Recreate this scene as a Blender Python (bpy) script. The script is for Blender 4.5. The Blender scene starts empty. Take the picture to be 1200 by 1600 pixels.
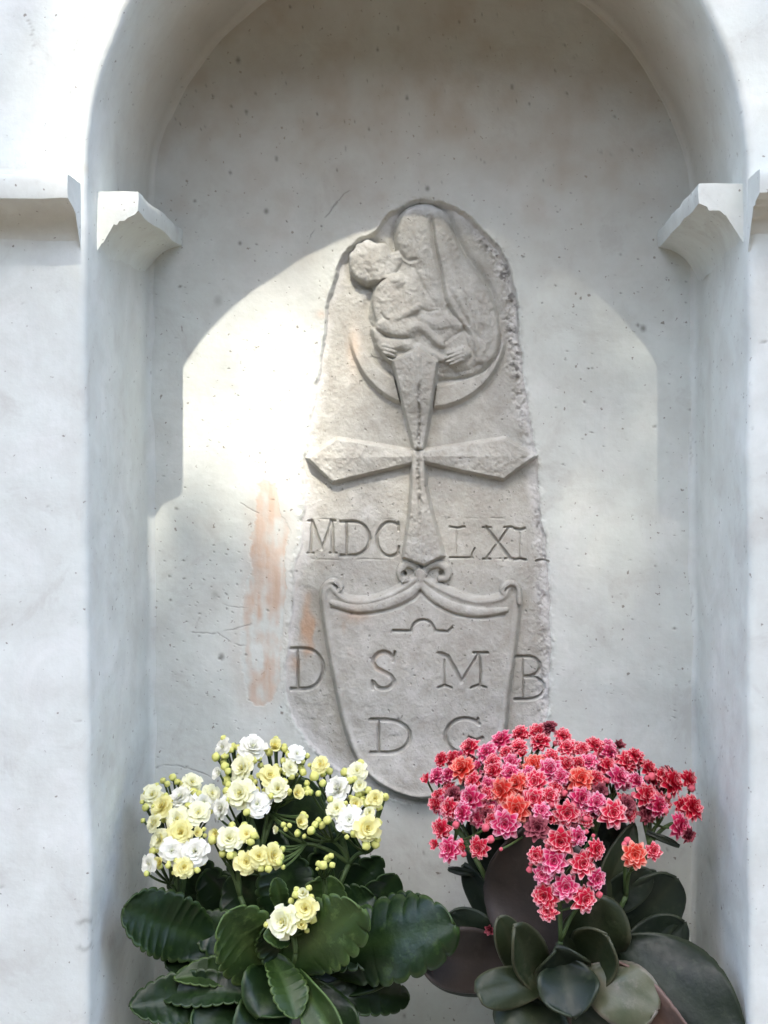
import bpy, math, random
import numpy as np
from mathutils import Vector, Matrix

random.seed(7)
rng = np.random.default_rng(7)
scene = bpy.context.scene
col = scene.collection
rad = math.radians

# ------------------------------------------------------------------ camera
D = 1.061          # camera to the wall face
F = 2000.0         # focal length in pixels of a 1200 x 1600 picture
CZ = 1.55          # eye height
DEPTH = 0.2229     # depth of the niche
SILL = 0.95
cam_d = bpy.data.cameras.new('camera')
cam = bpy.data.objects.new('camera', cam_d); col.objects.link(cam)
cam.location = (0, -D, CZ); cam.rotation_euler = (rad(90), 0, 0)
cam_d.sensor_fit = 'VERTICAL'; cam_d.sensor_height = 36; cam_d.sensor_width = 27
cam_d.lens = F / 1600 * 36
cam_d.shift_x = -90 / 1600; cam_d.shift_y = -100 / 1600
cam_d.clip_start = 0.02; cam_d.clip_end = 500
scene.camera = cam

# ------------------------------------------------------------------ light
ELEV = math.atan(0.294 / DEPTH)
w = bpy.data.worlds.new('World'); scene.world = w; w.use_nodes = True
nt = w.node_tree; nt.nodes.clear()
sky = nt.nodes.new('ShaderNodeTexSky'); sky.sky_type = 'NISHITA'; sky.sun_disc = False
sky.sun_elevation = ELEV; sky.sun_rotation = rad(180); sky.air_density = 1.0; sky.dust_density = 2.0; sky.ozone_density = 0.95
bg = nt.nodes.new('ShaderNodeBackground'); bg.inputs[1].default_value = 0.15
wo = nt.nodes.new('ShaderNodeOutputWorld')
nt.links.new(sky.outputs[0], bg.inputs[0]); nt.links.new(bg.outputs[0], wo.inputs[0])
sd = bpy.data.lights.new("sun", "SUN"); sd.energy = 2.0; sd.angle = rad(0.5); sd.color = (1.0, 0.92, 0.80)
sun = bpy.data.objects.new('sun', sd); col.objects.link(sun)
sun.rotation_euler = (rad(90) - ELEV, 0, 0); sun.location = (0, -5, 8)
scene.view_settings.view_transform = 'Standard'; scene.view_settings.look = 'None'
scene.view_settings.gamma = 1.0; scene.view_settings.use_curve_mapping = False
scene.view_settings.exposure = 2.55
scene.cycles.max_bounces = 8; scene.cycles.diffuse_bounces = 5

# ------------------------------------------------------------------ helpers
def P(px, py, y=0.0):
    """point at depth y seen at that place of the photograph"""
    s = (D + y) / F
    return Vector(((px - 690) * s, y, CZ - (py - 700) * s))
def PS(y=0.0): return (D + y) / F        # metres per photo pixel at depth y

_tab = rng.random((8, 256, 256))
def vnoise(x, y, seed=0):
    t = _tab[seed % 8]
    xi = np.floor(x).astype(int); yi = np.floor(y).astype(int)
    fx = x - xi; fy = y - yi
    fx = fx * fx * (3 - 2 * fx); fy = fy * fy * (3 - 2 * fy)
    o = (seed * 37) % 256
    a = t[(xi + o) & 255, yi & 255]; b = t[(xi + 1 + o) & 255, yi & 255]
    c = t[(xi + o) & 255, (yi + 1) & 255]; d = t[(xi + 1 + o) & 255, (yi + 1) & 255]
    return (a * (1 - fx) + b * fx) * (1 - fy) + (c * (1 - fx) + d * fx) * fy * 1.0
def fbm(x, y, seed=0, octs=4):
    v = 0; a = 0.5; s = 0
    for k in range(octs):
        v = v + a * (vnoise(x * 2 ** k + k * 13.1, y * 2 ** k + k * 7.7, seed + k) - 0.5); s += a; a *= 0.5
    return v / s * 2          # about -1 .. 1
def sstep(a, b, x):
    t = np.clip((x - a) / (b - a), 0, 1); return t * t * (3 - 2 * t)
def seg_dist(X, Y, ax, ay, bx, by):
    dx, dy = bx - ax, by - ay; L = dx * dx + dy * dy + 1e-9
    t = np.clip(((X - ax) * dx + (Y - ay) * dy) / L, 0, 1)
    return np.hypot(X - ax - t * dx, Y - ay - t * dy)
def poly_dist(X, Y, pts, closed=False):
    d = np.full(X.shape, 1e9)
    n = len(pts)
    for i in range(n if closed else n - 1):
        a = pts[i]; b = pts[(i + 1) % n]
        d = np.minimum(d, seg_dist(X, Y, a[0], a[1], b[0], b[1]))
    return d
def poly_sdf(X, Y, pts):
    """positive inside"""
    d = poly_dist(X, Y, pts, True)
    ins = np.zeros(X.shape, bool); n = len(pts)
    for i in range(n):
        x1, y1 = pts[i]; x2, y2 = pts[(i + 1) % n]
        if y1 == y2: continue
        c = ((y1 > Y) != (y2 > Y)) & (X < (x2 - x1) * (Y - y1) / (y2 - y1) + x1)
        ins ^= c
    return np.where(ins, d, -d)
def smooth_poly(pts, n=6, closed=False):
    """Catmull-Rom through the points"""
    out = []; m = len(pts)
    for i in range(m if closed else m - 1):
        p0 = pts[(i - 1) % m] if closed or i > 0 else pts[0]
        p1 = pts[i]; p2 = pts[(i + 1) % m]
        p3 = pts[(i + 2) % m] if closed or i + 2 < m else pts[-1]
        for k in range(n):
            t = k / n
            out.append(tuple(0.5 * (2 * p1[c] + (p2[c] - p0[c]) * t + (2 * p0[c] - 5 * p1[c] + 4 * p2[c] - p3[c]) * t * t
                                    + (3 * p1[c] - p0[c] - 3 * p2[c] + p3[c]) * t ** 3) for c in range(len(p1))))
    if not closed: out.append(tuple(pts[-1]))
    return out

def mesh_np(name, V, Fq, mat, parent=None, attrs=None, normals=None, smooth=True):
    me = bpy.data.meshes.new(name)
    V = np.asarray(V, dtype=np.float32); Fq = np.asarray(Fq, dtype=np.int32)
    me.vertices.add(len(V)); me.vertices.foreach_set('co', V.ravel())
    k = Fq.shape[1]
    me.loops.add(Fq.size); me.loops.foreach_set('vertex_index', Fq.ravel())
    me.polygons.add(len(Fq)); me.polygons.foreach_set('loop_start', np.arange(0, Fq.size, k, dtype=np.int32))
    me.update(calc_edges=True)
    if smooth: me.polygons.foreach_set('use_smooth', np.ones(len(Fq), bool))
    for an, av in (attrs or {}).items():
        a = me.attributes.new(an, 'FLOAT', 'POINT'); a.data.foreach_set('value', np.asarray(av, dtype=np.float32))
    if normals is not None: me.normals_split_custom_set_from_vertices(np.asarray(normals, dtype=np.float32))
    me.materials.append(mat)
    o = bpy.data.objects.new(name, me); col.objects.link(o)
    if parent: o.parent = parent
    return o
def mesh_py(name, verts, faces, mats, parent=None, smooth=True, attrs=None, fm=None):
    me = bpy.data.meshes.new(name); me.from_pydata([tuple(v) for v in verts], [], faces); me.update()
    if smooth: me.polygons.foreach_set('use_smooth', [True] * len(faces))
    for m in (mats if isinstance(mats, (list, tuple)) else [mats]): me.materials.append(m)
    if fm: me.polygons.foreach_set('material_index', fm)
    for an, av in (attrs or {}).items():
        a = me.attributes.new(an, 'FLOAT', 'POINT'); a.data.foreach_set('value', av)
    o = bpy.data.objects.new(name, me); col.objects.link(o)
    if parent: o.parent = parent
    return o
def thing(name, label, cat, loc=(0, 0, 0), group=None):
    o = bpy.data.objects.new(name, None); col.objects.link(o); o.location = loc
    o.empty_display_size = 0.05
    o['label'] = label; o['category'] = cat
    if group: o['group'] = group
    return o
def adopt(child, parent):
    child.parent = parent; child.matrix_parent_inverse = Matrix.Translation(-Vector(parent.location))

# ------------------------------------------------------------------ materials
class NT:
    def __init__(s, name):
        s.m = bpy.data.materials.new(name); s.m.use_nodes = True; s.t = s.m.node_tree
        s.b = s.t.nodes['Principled BSDF']; s.co = s.t.nodes.new('ShaderNodeTexCoord')
    def n(s, typ, **kw):
        x = s.t.nodes.new(typ)
        for k, v in kw.items(): setattr(x, k, v)
        return x
    def l(s, a, b): s.t.links.new(a, b)
    def noise(s, scale, detail=4, rough=0.55, stretch=None, dist=0.0):
        x = s.n('ShaderNodeTexNoise'); x.inputs['Scale'].default_value = scale; x.inputs['Detail'].default_value = detail
        x.inputs['Roughness'].default_value = rough; x.inputs['Distortion'].default_value = dist
        if stretch:
            m = s.n('ShaderNodeMapping'); m.inputs['Scale'].default_value = stretch; s.l(s.co.outputs['Object'], m.inputs[0]); s.l(m.outputs[0], x.inputs[0])
        else: s.l(s.co.outputs['Object'], x.inputs[0])
        return x.outputs['Fac']
    def ramp(s, src, stops):
        r = s.n('ShaderNodeValToRGB'); e = r.color_ramp.elements
        while len(e) < len(stops): e.new(0.5)
        for i, (p, c) in enumerate(stops):
            e[i].position = p; e[i].color = (c if len(c) == 4 else (*c, 1)) if isinstance(c, tuple) else (c, c, c, 1)
        s.l(src, r.inputs[0]); return r.outputs[0]
    def mix(s, fac, a, b, mode='MIX'):
        x = s.n('ShaderNodeMix', data_type='RGBA', blend_type=mode)
        for sock, v in ((x.inputs[0], fac), (x.inputs[6], a), (x.inputs[7], b)):
            if isinstance(v, (int, float)): sock.default_value = v
            elif isinstance(v, tuple): sock.default_value = (*v, 1)
            else: s.l(v, sock)
        return x.outputs[2]
    def math(s, op, a, b=0.0):
        x = s.n('ShaderNodeMath', operation=op)
        for sock, v in ((x.inputs[0], a), (x.inputs[1], b)):
            if isinstance(v, (int, float)): sock.default_value = v
            else: s.l(v, sock)
        return x.outputs[0]
    def attr(s, name): 
        a = s.n('ShaderNodeAttribute'); a.attribute_name = name; return a.outputs['Fac']
    def bump(s, h, dist, strength=1.0, prev=None):
        b = s.n('ShaderNodeBump'); b.inputs['Distance'].default_value = dist; b.inputs['Strength'].default_value = strength
        s.l(h, b.inputs['Height'])
        if prev: s.l(prev, b.inputs['Normal'])
        return b.outputs[0]
    def done(s, colr, rough=0.85, normal=None, spec=0.3):
        if isinstance(colr, tuple): s.b.inputs['Base Color'].default_value = (*colr, 1)
        else: s.l(colr, s.b.inputs['Base Color'])
        if isinstance(rough, (int, float)): s.b.inputs['Roughness'].default_value = rough
        else: s.l(rough, s.b.inputs['Roughness'])
        s.b.inputs['Specular IOR Level'].default_value = spec
        if normal: s.l(normal, s.b.inputs['Normal'])
        return s.m

def mat_plaster():
    k = NT('limewashed_plaster')
    big = k.noise(5, 5, 0.6); mid = k.noise(28, 5, 0.65); streak = k.noise(40, 4, 0.6, (1.0, 1.0, 0.12)); trow = k.noise(22, 3, 0.5, (0.25, 1.0, 1.0), 1.2); fine = k.noise(260, 3, 0.6)
    c = k.mix(k.ramp(big, [(0.3, 0.0), (0.7, 1.0)]), (0.55, 0.583, 0.54), (0.64, 0.677, 0.632))
    c = k.mix(k.ramp(mid, [(0.35, 0.35), (0.62, 0.0)]), c, (0.46, 0.45, 0.41))
    c = k.mix(k.ramp(streak, [(0.52, 0.0), (0.75, 0.30)]), c, (0.53, 0.555, 0.54))
    blot = k.noise(14, 6, 0.7, None, 0.6)
    c = k.mix(k.ramp(blot, [(0.50, 0.0), (0.68, 0.45)]), c, (0.70, 0.715, 0.685))
    c = k.mix(k.ramp(blot, [(0.33, 0.45), (0.43, 0.0)]), c, (0.44, 0.435, 0.40))
    spk = k.ramp(k.noise(190, 2, 0.5), [(0.70, 0.0), (0.75, 0.8)])
    c = k.mix(spk, c, (0.20, 0.18, 0.15))
    c = k.mix(k.attr('age'), c, (0.43, 0.37, 0.29))  # brown tint: grime band plus shade painted into the upper niche
    c = k.mix(k.attr('peach'), c, k.mix(k.ramp(streak, [(0.35, 0.0), (0.65, 1.0)]), (0.50, 0.345, 0.24), (0.60, 0.52, 0.445)))
    c = k.mix(k.attr('dirt'), c, (0.13, 0.12, 0.10))
    b = k.bump(big, 0.003, 0.35); b = k.bump(trow, 0.0013, 0.5, b); b = k.bump(blot, 0.0011, 0.4, b); b = k.bump(mid, 0.0009, 0.5, b); b = k.bump(streak, 0.0007, 0.5, b); b = k.bump(fine, 0.0003, 0.6, b)
    return k.done(c, 0.8, b, 0.25)
def mat_stone():
    k = NT('weathered_stone')
    big = k.noise(9, 5, 0.6); mid = k.noise(60, 6, 0.7); fine = k.noise(330, 4, 0.65)
    c = k.mix(k.ramp(big, [(0.35, 0.0), (0.65, 1.0)]), (0.385, 0.380, 0.335), (0.485, 0.482, 0.435))
    c = k.mix(k.ramp(mid, [(0.38, 0.55), (0.60, 0.0)]), c, (0.30, 0.28, 0.24))
    c = k.mix(k.ramp(mid, [(0.55, 0.0), (0.75, 0.5)]), c, (0.56, 0.55, 0.52))
    c = k.mix(k.ramp(k.noise(240, 2, 0.5), [(0.69, 0.0), (0.76, 0.7)]), c, (0.12, 0.115, 0.10))
    c = k.mix(k.attr('peach'), c, (0.44, 0.30, 0.20))
    c = k.mix(k.attr('wash'), c, (0.60, 0.60, 0.575))
    c = k.mix(k.attr('dirt'), c, (0.10, 0.095, 0.085))
    b = k.bump(mid, 0.0016, 0.8); b = k.bump(fine, 0.0006, 0.8, b)
    return k.done(c, 0.9, b, 0.2)
def mat_leaf(name, c1, c2, rough=0.38, edgec=(0.16, 0.20, 0.10)):
    k = NT(name)
    n = k.noise(30, 4, 0.6); n2 = k.noise(160, 3, 0.6)
    c = k.mix(k.ramp(n, [(0.3, 0.0), (0.7, 1.0)]), c1, c2)
    c = k.mix(k.ramp(k.noise(75, 5, 0.7), [(0.56, 0.0), (0.68, 0.5)]), c, edgec)
    c = k.mix(k.math('MULTIPLY', k.attr('rib'), 0.45), c, edgec)
    c = k.mix(k.math('MULTIPLY', k.attr('margin'), 0.8), c, edgec)
    b = k.bump(n, 0.003, 0.4); b = k.bump(n2, 0.0004, 0.5, b)
    m = k.done(c, k.ramp(n2, [(0.3, rough - 0.06), (0.7, rough + 0.1)]), b, 0.32)
    return m
def mat_petal(name, inner, outer, tip=None, sharp=0.75):
    k = NT(name)
    e = k.attr('edge'); n = k.noise(220, 3, 0.6)
    e2 = k.math('ADD', e, k.math('MULTIPLY', k.math('SUBTRACT', n, 0.5), 0.35))
    c = k.mix(k.ramp(e2, [(sharp - 0.35, 0.0), (sharp + 0.1, 1.0)]), inner, outer)
    ox = k.n('ShaderNodeObjectInfo').outputs['Random']
    c = k.mix(k.math('MULTIPLY', ox, 0.22), c, tip or outer)
    m = k.done(c, 0.55, None, 0.25)
    # petals let some light through
    tr = k.n('ShaderNodeBsdfTranslucent'); k.l(c, tr.inputs[0])
    mx = k.n('ShaderNodeMixShader'); mx.inputs[0].default_value = 0.28
    out = [x for x in k.t.nodes if x.type == 'OUTPUT_MATERIAL'][0]
    k.l(k.b.outputs[0], mx.inputs[1]); k.l(tr.outputs[0], mx.inputs[2]); k.l(mx.outputs[0], out.inputs[0])
    return m
def mat_simple(name, c1, c2, scale=30, rough=0.7, bumpd=0.001, spec=0.3):
    k = NT(name); n = k.noise(scale, 5, 0.6)
    return k.done(k.mix(k.ramp(n, [(0.3, 0.0), (0.7, 1.0)]), c1, c2), rough, k.bump(n, bumpd, 0.7), spec)

M_PL = mat_plaster(); M_ST = mat_stone()
M_GROUND = mat_simple('worn_paving', (0.13, 0.100, 0.072), (0.19, 0.148, 0.11), 6, 0.9, 0.01)
M_POT = mat_simple('dark_brown_plastic', (0.035, 0.022, 0.018), (0.055, 0.035, 0.028), 50, 0.4, 0.0003, 0.5)
M_SOIL = mat_simple('potting_soil', (0.015, 0.012, 0.008), (0.05, 0.035, 0.025), 120, 0.95, 0.004)
M_STEM = mat_simple('flower_stem_green', (0.05, 0.085, 0.025), (0.08, 0.12, 0.04), 60, 0.5, 0.0005)
M_BARK = mat_simple('grey_bark', (0.10, 0.085, 0.065), (0.2, 0.17, 0.14), 15, 0.9, 0.02)
M_TLEAF = mat_simple('unseen_foliage_green', (0.045, 0.08, 0.02), (0.09, 0.13, 0.04), 8, 0.5, 0.001)

# ------------------------------------------------------------------ the ground
g = mesh_np('ground', [(-60, -60, 0), (60, -60, 0), (60, 60, 0), (-60, 60, 0)], [[0, 1, 2, 3]], M_GROUND, smooth=False)
g['kind'] = 'structure'

# ------------------------------------------------------------------ the wall and its niche
wall = thing('niche_wall', 'whitewashed plaster wall with a round-arched niche and stepped impost mouldings', 'wall')
WS = PS(0); BS = PS(DEPTH)
XL = (134 - 690) * WS; XR = (1170 - 690) * WS; XC = (XL + XR) / 2; RA = (XR - XL) / 2; ZC = CZ + (700 - 266) * WS

def pits(px, py, cells, prob, rmin, rmax, seed):
    """scattered small holes; returns depth 0..1 (px units cells)"""
    out = np.zeros(px.shape)
    cx = np.floor(px / cells).astype(int); cy = np.floor(py / cells).astype(int)
    T = _tab
    for ox in (-1, 0, 1):
        for oy in (-1, 0, 1):
            a = (cx + ox) & 255; b = (cy + oy) & 255
            h = T[seed % 8][a, b]; jx = T[(seed + 1) % 8][a, b]; jy = T[(seed + 2) % 8][a, b]; rr = T[(seed + 3) % 8][a, b]; an = T[(seed + 4) % 8][a, b] * 3.14
            X = px - (cx + ox + jx) * cells; Y = py - (cy + oy + jy) * cells
            r = rmin + (rmax - rmin) * rr ** 3
            ca = np.cos(an); sa = np.sin(an)
            u = (X * ca + Y * sa); v = (-X * sa + Y * ca) * (1.0 + 1.4 * jx)
            d = np.hypot(u, v) / r
            out = np.maximum(out, np.where(h < prob, np.clip(1.25 - d, 0, 1), 0))
    return out
def crack(px, py, pts, width, seed=1, wob=3.0):
    q = smooth_poly(pts, 4)
    wx = fbm(px / 9, py / 9, seed, 3) * wob; wy = fbm(px / 9 + 50, py / 9, seed + 1, 3) * wob
    d = poly_dist(px + wx, py + wy, q)
    brk = sstep(-0.35, 0.1, fbm(px / 22, py / 22, seed + 3, 2))
    return np.clip(1 - d / width, 0, 1) * brk

# contour of the opening (world x,z), outward direction
cont = []; st = 0.0016
nz = int((ZC - SILL + 0.03) / st)
for i in range(nz):
    z = SILL - 0.03 + i * (ZC - SILL + 0.03) / nz; cont.append((XL, z, -1, 0, 0))
na = int(math.pi * RA / st)
for i in range(na + 1):
    a = math.pi - math.pi * i / na; cont.append((XC + RA * math.cos(a), ZC + RA * math.sin(a), math.cos(a), math.sin(a), 1))
for i in range(1, nz + 1):
    z = ZC - i * (ZC - SILL + 0.03) / nz; cont.append((XR, z, 1, 0, 2))
cont = np.array(cont)
CX, CZZ, DX, DZ = cont[:, 0], cont[:, 1], cont[:, 2], cont[:, 3]
# rows: offset (outwards from opening edge) and depth
ROUND = 0.007
rows = []   # (mode, value)
tmax = np.full(len(cont), 1e9)
for lim, comp, pos in ((-2.6, DX, CX), (2.6, DX, CX), (3.9, DZ, CZZ)):
    with np.errstate(divide='ignore', invalid='ignore'):
        t = (lim - pos) / comp
    t = np.where((t > 0) & np.isfinite(t), t, 1e9); tmax = np.minimum(tmax, t)
rows_pos = []
for g_ in (1.0, 0.7, 0.45, 0.28, 0.17): rows_pos.append(('far', g_))
for o_ in np.arange(0.25, 0.13, -0.03): rows_pos.append(('off', o_))
for o_ in np.arange(0.13, 0.012, -0.0022): rows_pos.append(('off', o_))
for a_ in np.linspace(0, 90, 8): rows_pos.append(('round', a_))
for d_ in np.linspace(0.012, DEPTH - 0.014, 56): rows_pos.append(('deep', d_))
for a_ in np.linspace(8, 90, 6): rows_pos.append(('cove', a_))
rows_pos.append(('in', 0.02))
R_ = len(rows_pos); N_ = len(cont)
V = np.zeros((R_, N_, 3)); NRM_dir = []
COVE = 0.011
left_tilt = 0.0032 * np.clip((ZC - CZZ) / 0.65, 0, 1) * (DX < -0.99)
for r, (md, v) in enumerate(rows_pos):
    if md == 'far': off = np.maximum(tmax * v, 0.26); off = np.minimum(off, tmax) if v < 1 else tmax; dep = 0
    elif md == 'off': off = v; dep = 0
    elif md == 'round': off = ROUND * (1 - math.sin(rad(v))); dep = ROUND * (1 - math.cos(rad(v)))
    elif md == 'deep': off = 0.0; dep = v
    elif md == 'cove':
        off = -COVE * 0.55 * (1 - math.cos(rad(v))); dep = DEPTH - 0.011 + COVE * math.sin(rad(v))
    else: off = -0.012; dep = DEPTH + 0.012
    V[r, :, 0] = CX + DX * off + left_tilt; V[r, :, 1] = dep; V[r, :, 2] = CZZ + DZ * off
arc = np.cumsum(np.hypot(np.diff(CX, prepend=CX[0]), np.diff(CZZ, prepend=CZZ[0]))) / WS
for r, (md, v) in enumerate(rows_pos):
    X = V[r, :, 0]; Z = V[r, :, 2]; dep = V[r, :, 1]
    px = X / WS + 690; py = 700 - (Z - CZ) / WS
    lo = fbm(px / 160 + 3, py / 160, 1, 3); 
    if md in ('far', 'off'):
        fade = 1.0 if md == 'off' else 1.0
        V[r, :, 1] += (0.0011 * lo + 0.00022 * fbm(px / 30, py / 40, 2, 3)) * fade
    else:
        s = arc; dd = dep / WS
        n1 = 0.0022 * fbm(s / 130 + 7, dd / 200, 3, 3) + 0.0006 * fbm(s / 40, dd / 60, 4, 3)
        k_ = 1.0
        V[r, :, 0] += DX * n1 * k_; V[r, :, 2] += DZ * n1 * k_
        if md == 'round':
            V[r, :, 1] += 0.0011 * lo * math.cos(rad(v)) + 0.00022 * fbm(px / 30, py / 40, 2, 3) * math.cos(rad(v)) + 0.0007 * fbm(s / 60, s * 0, 5, 4) * math.sin(rad(v))
# attributes on it
allx = V[:, :, 0] / WS + 690; ally = 700 - (V[:, :, 2] - CZ) / WS
arc2 = np.broadcast_to(arc, (R_, N_)); dep2 = V[:, :, 1] / WS
front = np.array([[1.0 if m in ('far', 'off', 'round') else 0.0] for m, _ in rows_pos]) * np.ones((1, N_))
dirt = np.zeros((R_, N_)); age = np.zeros((R_, N_))  # age: grime band plus shade painted into the reveal
cr = crack(allx, ally, [(138, -40), (130, 40), (112, 90), (122, 110), (108, 150), (100, 190), (102, 225), (88, 262)], 1.6, 2, 4)
cr = np.maximum(cr, crack(allx, ally, [(150, 60), (125, 80), (112, 95)], 1.1, 4, 4))
cr = np.maximum(cr, crack(allx, ally, [(40, 20), (52, 60), (45, 110)], 0.9, 5, 4))
chip = np.clip(1.15 - np.hypot((allx - 132) / 12, (ally - 1462) / 23), 0, 1)
chip_ring = np.exp(-((np.hypot((allx - 132) / 12, (ally - 1462) / 23) - 1) / 0.16) ** 2) * front
pf = pits(allx, ally, 34, 0.16, 1.0, 2.6, 1) * front
pd_ = pits(arc2, dep2, 26, 0.22, 1.0, 2.6, 3) * (1 - front)
for seed_, (cx_f, cz_f) in enumerate(((158, 455), (164, 478), (157, 410), (1160, 700), (1162, 1010), (150, 1180))):
    fl = np.clip(1 - np.abs(allx - cx_f - 6 * fbm(ally / 11, ally * 0, seed_, 3)) / 1.6, 0, 1) * np.clip(1.4 - np.abs(ally - cz_f) / 30, 0, 1) * (1 - front)
    pd_ = np.maximum(pd_, 0.8 * fl)
V[:, :, 1] += front * (cr * 0.0006 + chip * 0.0012 + pf * 0.0010)
V[:, :, 0] += DX * pd_ * 0.0008
dirt = np.clip(cr * 0.42 * front + pf * 0.45 + pd_ * 0.6 + chip_ring * 0.42, 0, 0.85)
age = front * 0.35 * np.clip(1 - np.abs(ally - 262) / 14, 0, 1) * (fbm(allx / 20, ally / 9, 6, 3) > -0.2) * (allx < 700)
age = np.maximum(age, (1 - front) * 0.55 * np.clip((V[:, :, 2] - 1.62) / 0.25, 0, 1) * np.clip(dep2 / 260, 0, 1))  # higher and deeper reveal darkened: shade painted as grime
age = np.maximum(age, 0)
idx = np.arange(R_ * N_).reshape(R_, N_)
quads = np.stack([idx[:-1, :-1], idx[1:, :-1], idx[1:, 1:], idx[:-1, 1:]], -1)
kfr = [i for i, (m, v) in enumerate(rows_pos) if m == 'round' and v > 40][0]
def sub(name, qs, VV, mat, parent, attrs, normals=None):
    qs = qs.reshape(-1, 4); used, inv = np.unique(qs, return_inverse=True)
    at = {a: b.ravel()[used] for a, b in attrs.items()}
    return mesh_np(name, VV.reshape(-1, 3)[used], inv.reshape(-1, 4), mat, parent, at, None if normals is None else normals.reshape(-1, 3)[used])
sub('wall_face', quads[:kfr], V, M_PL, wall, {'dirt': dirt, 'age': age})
sub('niche_reveal', quads[kfr:], V, M_PL, wall, {'dirt': dirt, 'age': age})  # age here: shade painted into the higher, deeper reveal

# wall below the niche, sill, thickness of the wall
def box(name, a, b, mat, parent, bev=0.004):
    import bmesh
    bm = bmesh.new(); bmesh.ops.create_cube(bm, size=1)
    for v in bm.verts: v.co = Vector([(a[i] + b[i]) / 2 + v.co[i] * (b[i] - a[i]) for i in range(3)])
    bmesh.ops.bevel(bm, geom=bm.edges[:], offset=bev, segments=2, affect='EDGES')
    me = bpy.data.meshes.new(name); bm.to_mesh(me); bm.free(); me.materials.append(mat)
    me.polygons.foreach_set('use_smooth', [False] * len(me.polygons))
    o = bpy.data.objects.new(name, me); col.objects.link(o); o.parent = parent; return o
box('wall_base', (-2.6, 0.002, -0.05), (2.6, 0.40, SILL - 0.032), M_PL, wall)
box('sill', (XL - 0.03, -0.025, SILL - 0.034), (XR + 0.03, DEPTH + 0.03, SILL), M_PL, wall, 0.005)
box('wall_rear', (-2.6, DEPTH + 0.035, SILL - 0.033), (2.6, 0.42, 3.9), M_PL, wall)
box('wall_coping', (-2.65, -0.03, 3.9), (2.65, 0.45, 3.97), M_PL, wall)

# ------------------------------------------------------------------ back wall and carved stone: one relief, cut into its pieces
xs = np.concatenate([np.arange(214, 300, 2.5), np.arange(300, 432, 2.0), np.arange(432, 868, 1.0), np.arange(868, 1112, 3.0)])
ys = np.concatenate([np.arange(-110, 292, 4.0), np.arange(292, 1262, 1.0), np.arange(1262, 1720, 5.0)])
X, Y = np.meshgrid(xs, ys)       # photo pixels on the back plane
H = np.zeros(X.shape)            # mm towards the viewer
LAB = np.zeros(X.shape, np.int16)
dirtB = np.zeros(X.shape); peach = np.zeros(X.shape); wash = np.zeros(X.shape); grime_shadeB = np.zeros(X.shape)
nA = fbm(X / 150, Y / 150, 1, 3); nB = fbm(X / 40, Y / 40, 2, 4); nC = fbm(X / 12, Y / 12, 3, 3); nD = fbm(X / 4.5, Y / 4.5, 4, 2)
plaster = 1.6 * nA + 0.55 * nB + 0.10 * nC

outline = smooth_poly([(672, 316), (640, 320), (607, 340), (590, 362), (562, 376), (541, 394), (528, 420), (519, 452), (511, 490), (507, 525), (500, 560),
    (495, 600), (488, 640), (482, 680), (477, 715), (475, 760), (473, 810), (470, 850), (461, 880), (457, 930), (452, 980), (446, 1040),
    (449, 1090), (462, 1130), (485, 1165), (520, 1195), (560, 1220), (605, 1244), (655, 1256), (700, 1248), (750, 1225), (805, 1190), (842, 1150),
    (856, 1105), (859, 1060), (859, 980), (856, 900), (851, 840), (843, 780), (838, 720), (828, 660), (819, 600), (813, 540),
    (807, 480), (799, 430), (781, 388), (748, 356), (712, 326)], 3, True)
sdS = poly_sdf(X, Y, outline) + 4.0 * fbm(X / 24, Y / 24, 5, 4) + 0.8 * nD
inS = sdS > 0
# plaster swells up round the head of the stone and dies away
ringW = np.exp(-np.clip(-sdS, 0, 400) / 42.0) * sstep(640, 430, Y) + 0.28 * np.exp(-np.clip(-sdS, 0, 400) / 22.0)
lip = 6.2 * ringW
edge_rough = np.exp(-(sdS / 7.0) ** 2)
Hpl = plaster + lip + edge_rough * (1.2 * nC + 0.5 * nD) 
ground = 0.9 * nB * 0.5 + 0.28 * nC + 0.16 * nD + 0.8 * nA
rightflaw = inS * sstep(815, 850, X) * sstep(760, 800, Y) * sstep(900, 860, Y)
ground = ground - rightflaw * (1.5 + 1.3 * nC)
# ragged right upper border of the stone
rag = np.exp(-((sdS - 10) / 12) ** 2) * (sstep(700, 780, X) * sstep(330, 380, Y) * sstep(760, 560, Y) + 0.5 * sstep(820, 850, X))
ground = ground + rag * (1.4 * nC + 0.9 * nD)
eb = sstep(-3.5, 4.0, sdS + 2.5 * nB)
H = Hpl * (1 - eb) + ground * eb
LAB[inS] = 1

def dome(cx, cy, rx, ry, ang=0.0):
    c, s = math.cos(rad(ang)), math.sin(rad(ang))
    u = ((X - cx) * c + (Y - cy) * s) / rx; v = (-(X - cx) * s + (Y - cy) * c) / ry
    return np.sqrt(np.clip(1 - u * u - v * v, 0, 1))
def smax(a, b, k=1.2):
    h = np.clip(0.5 + 0.5 * (a - b) / k, 0, 1); return b * (1 - h) + a * h + k * h * (1 - h)
def ridge(pts, wd, n=5):
    return np.exp(-(poly_dist(X, Y, smooth_poly(pts, n)) / wd) ** 2)
def taper(pts, n=6):
    """ridge along a line whose half width varies: pts (x, y, w)"""
    q = smooth_poly(pts, n); out = np.zeros(X.shape)
    for (ax, ay, wa), (bx, by, wb) in zip(q[:-1], q[1:]):
        dx, dy = bx - ax, by - ay; L = dx * dx + dy * dy + 1e-9
        t = np.clip(((X - ax) * dx + (Y - ay) * dy) / L, 0, 1)
        d = np.hypot(X - ax - t * dx, Y - ay - t * dy); wv = wa + (wb - wa) * t
        out = np.maximum(out, np.sqrt(np.clip(1 - (d / wv) ** 2, 0, 1)))
    return out

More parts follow.
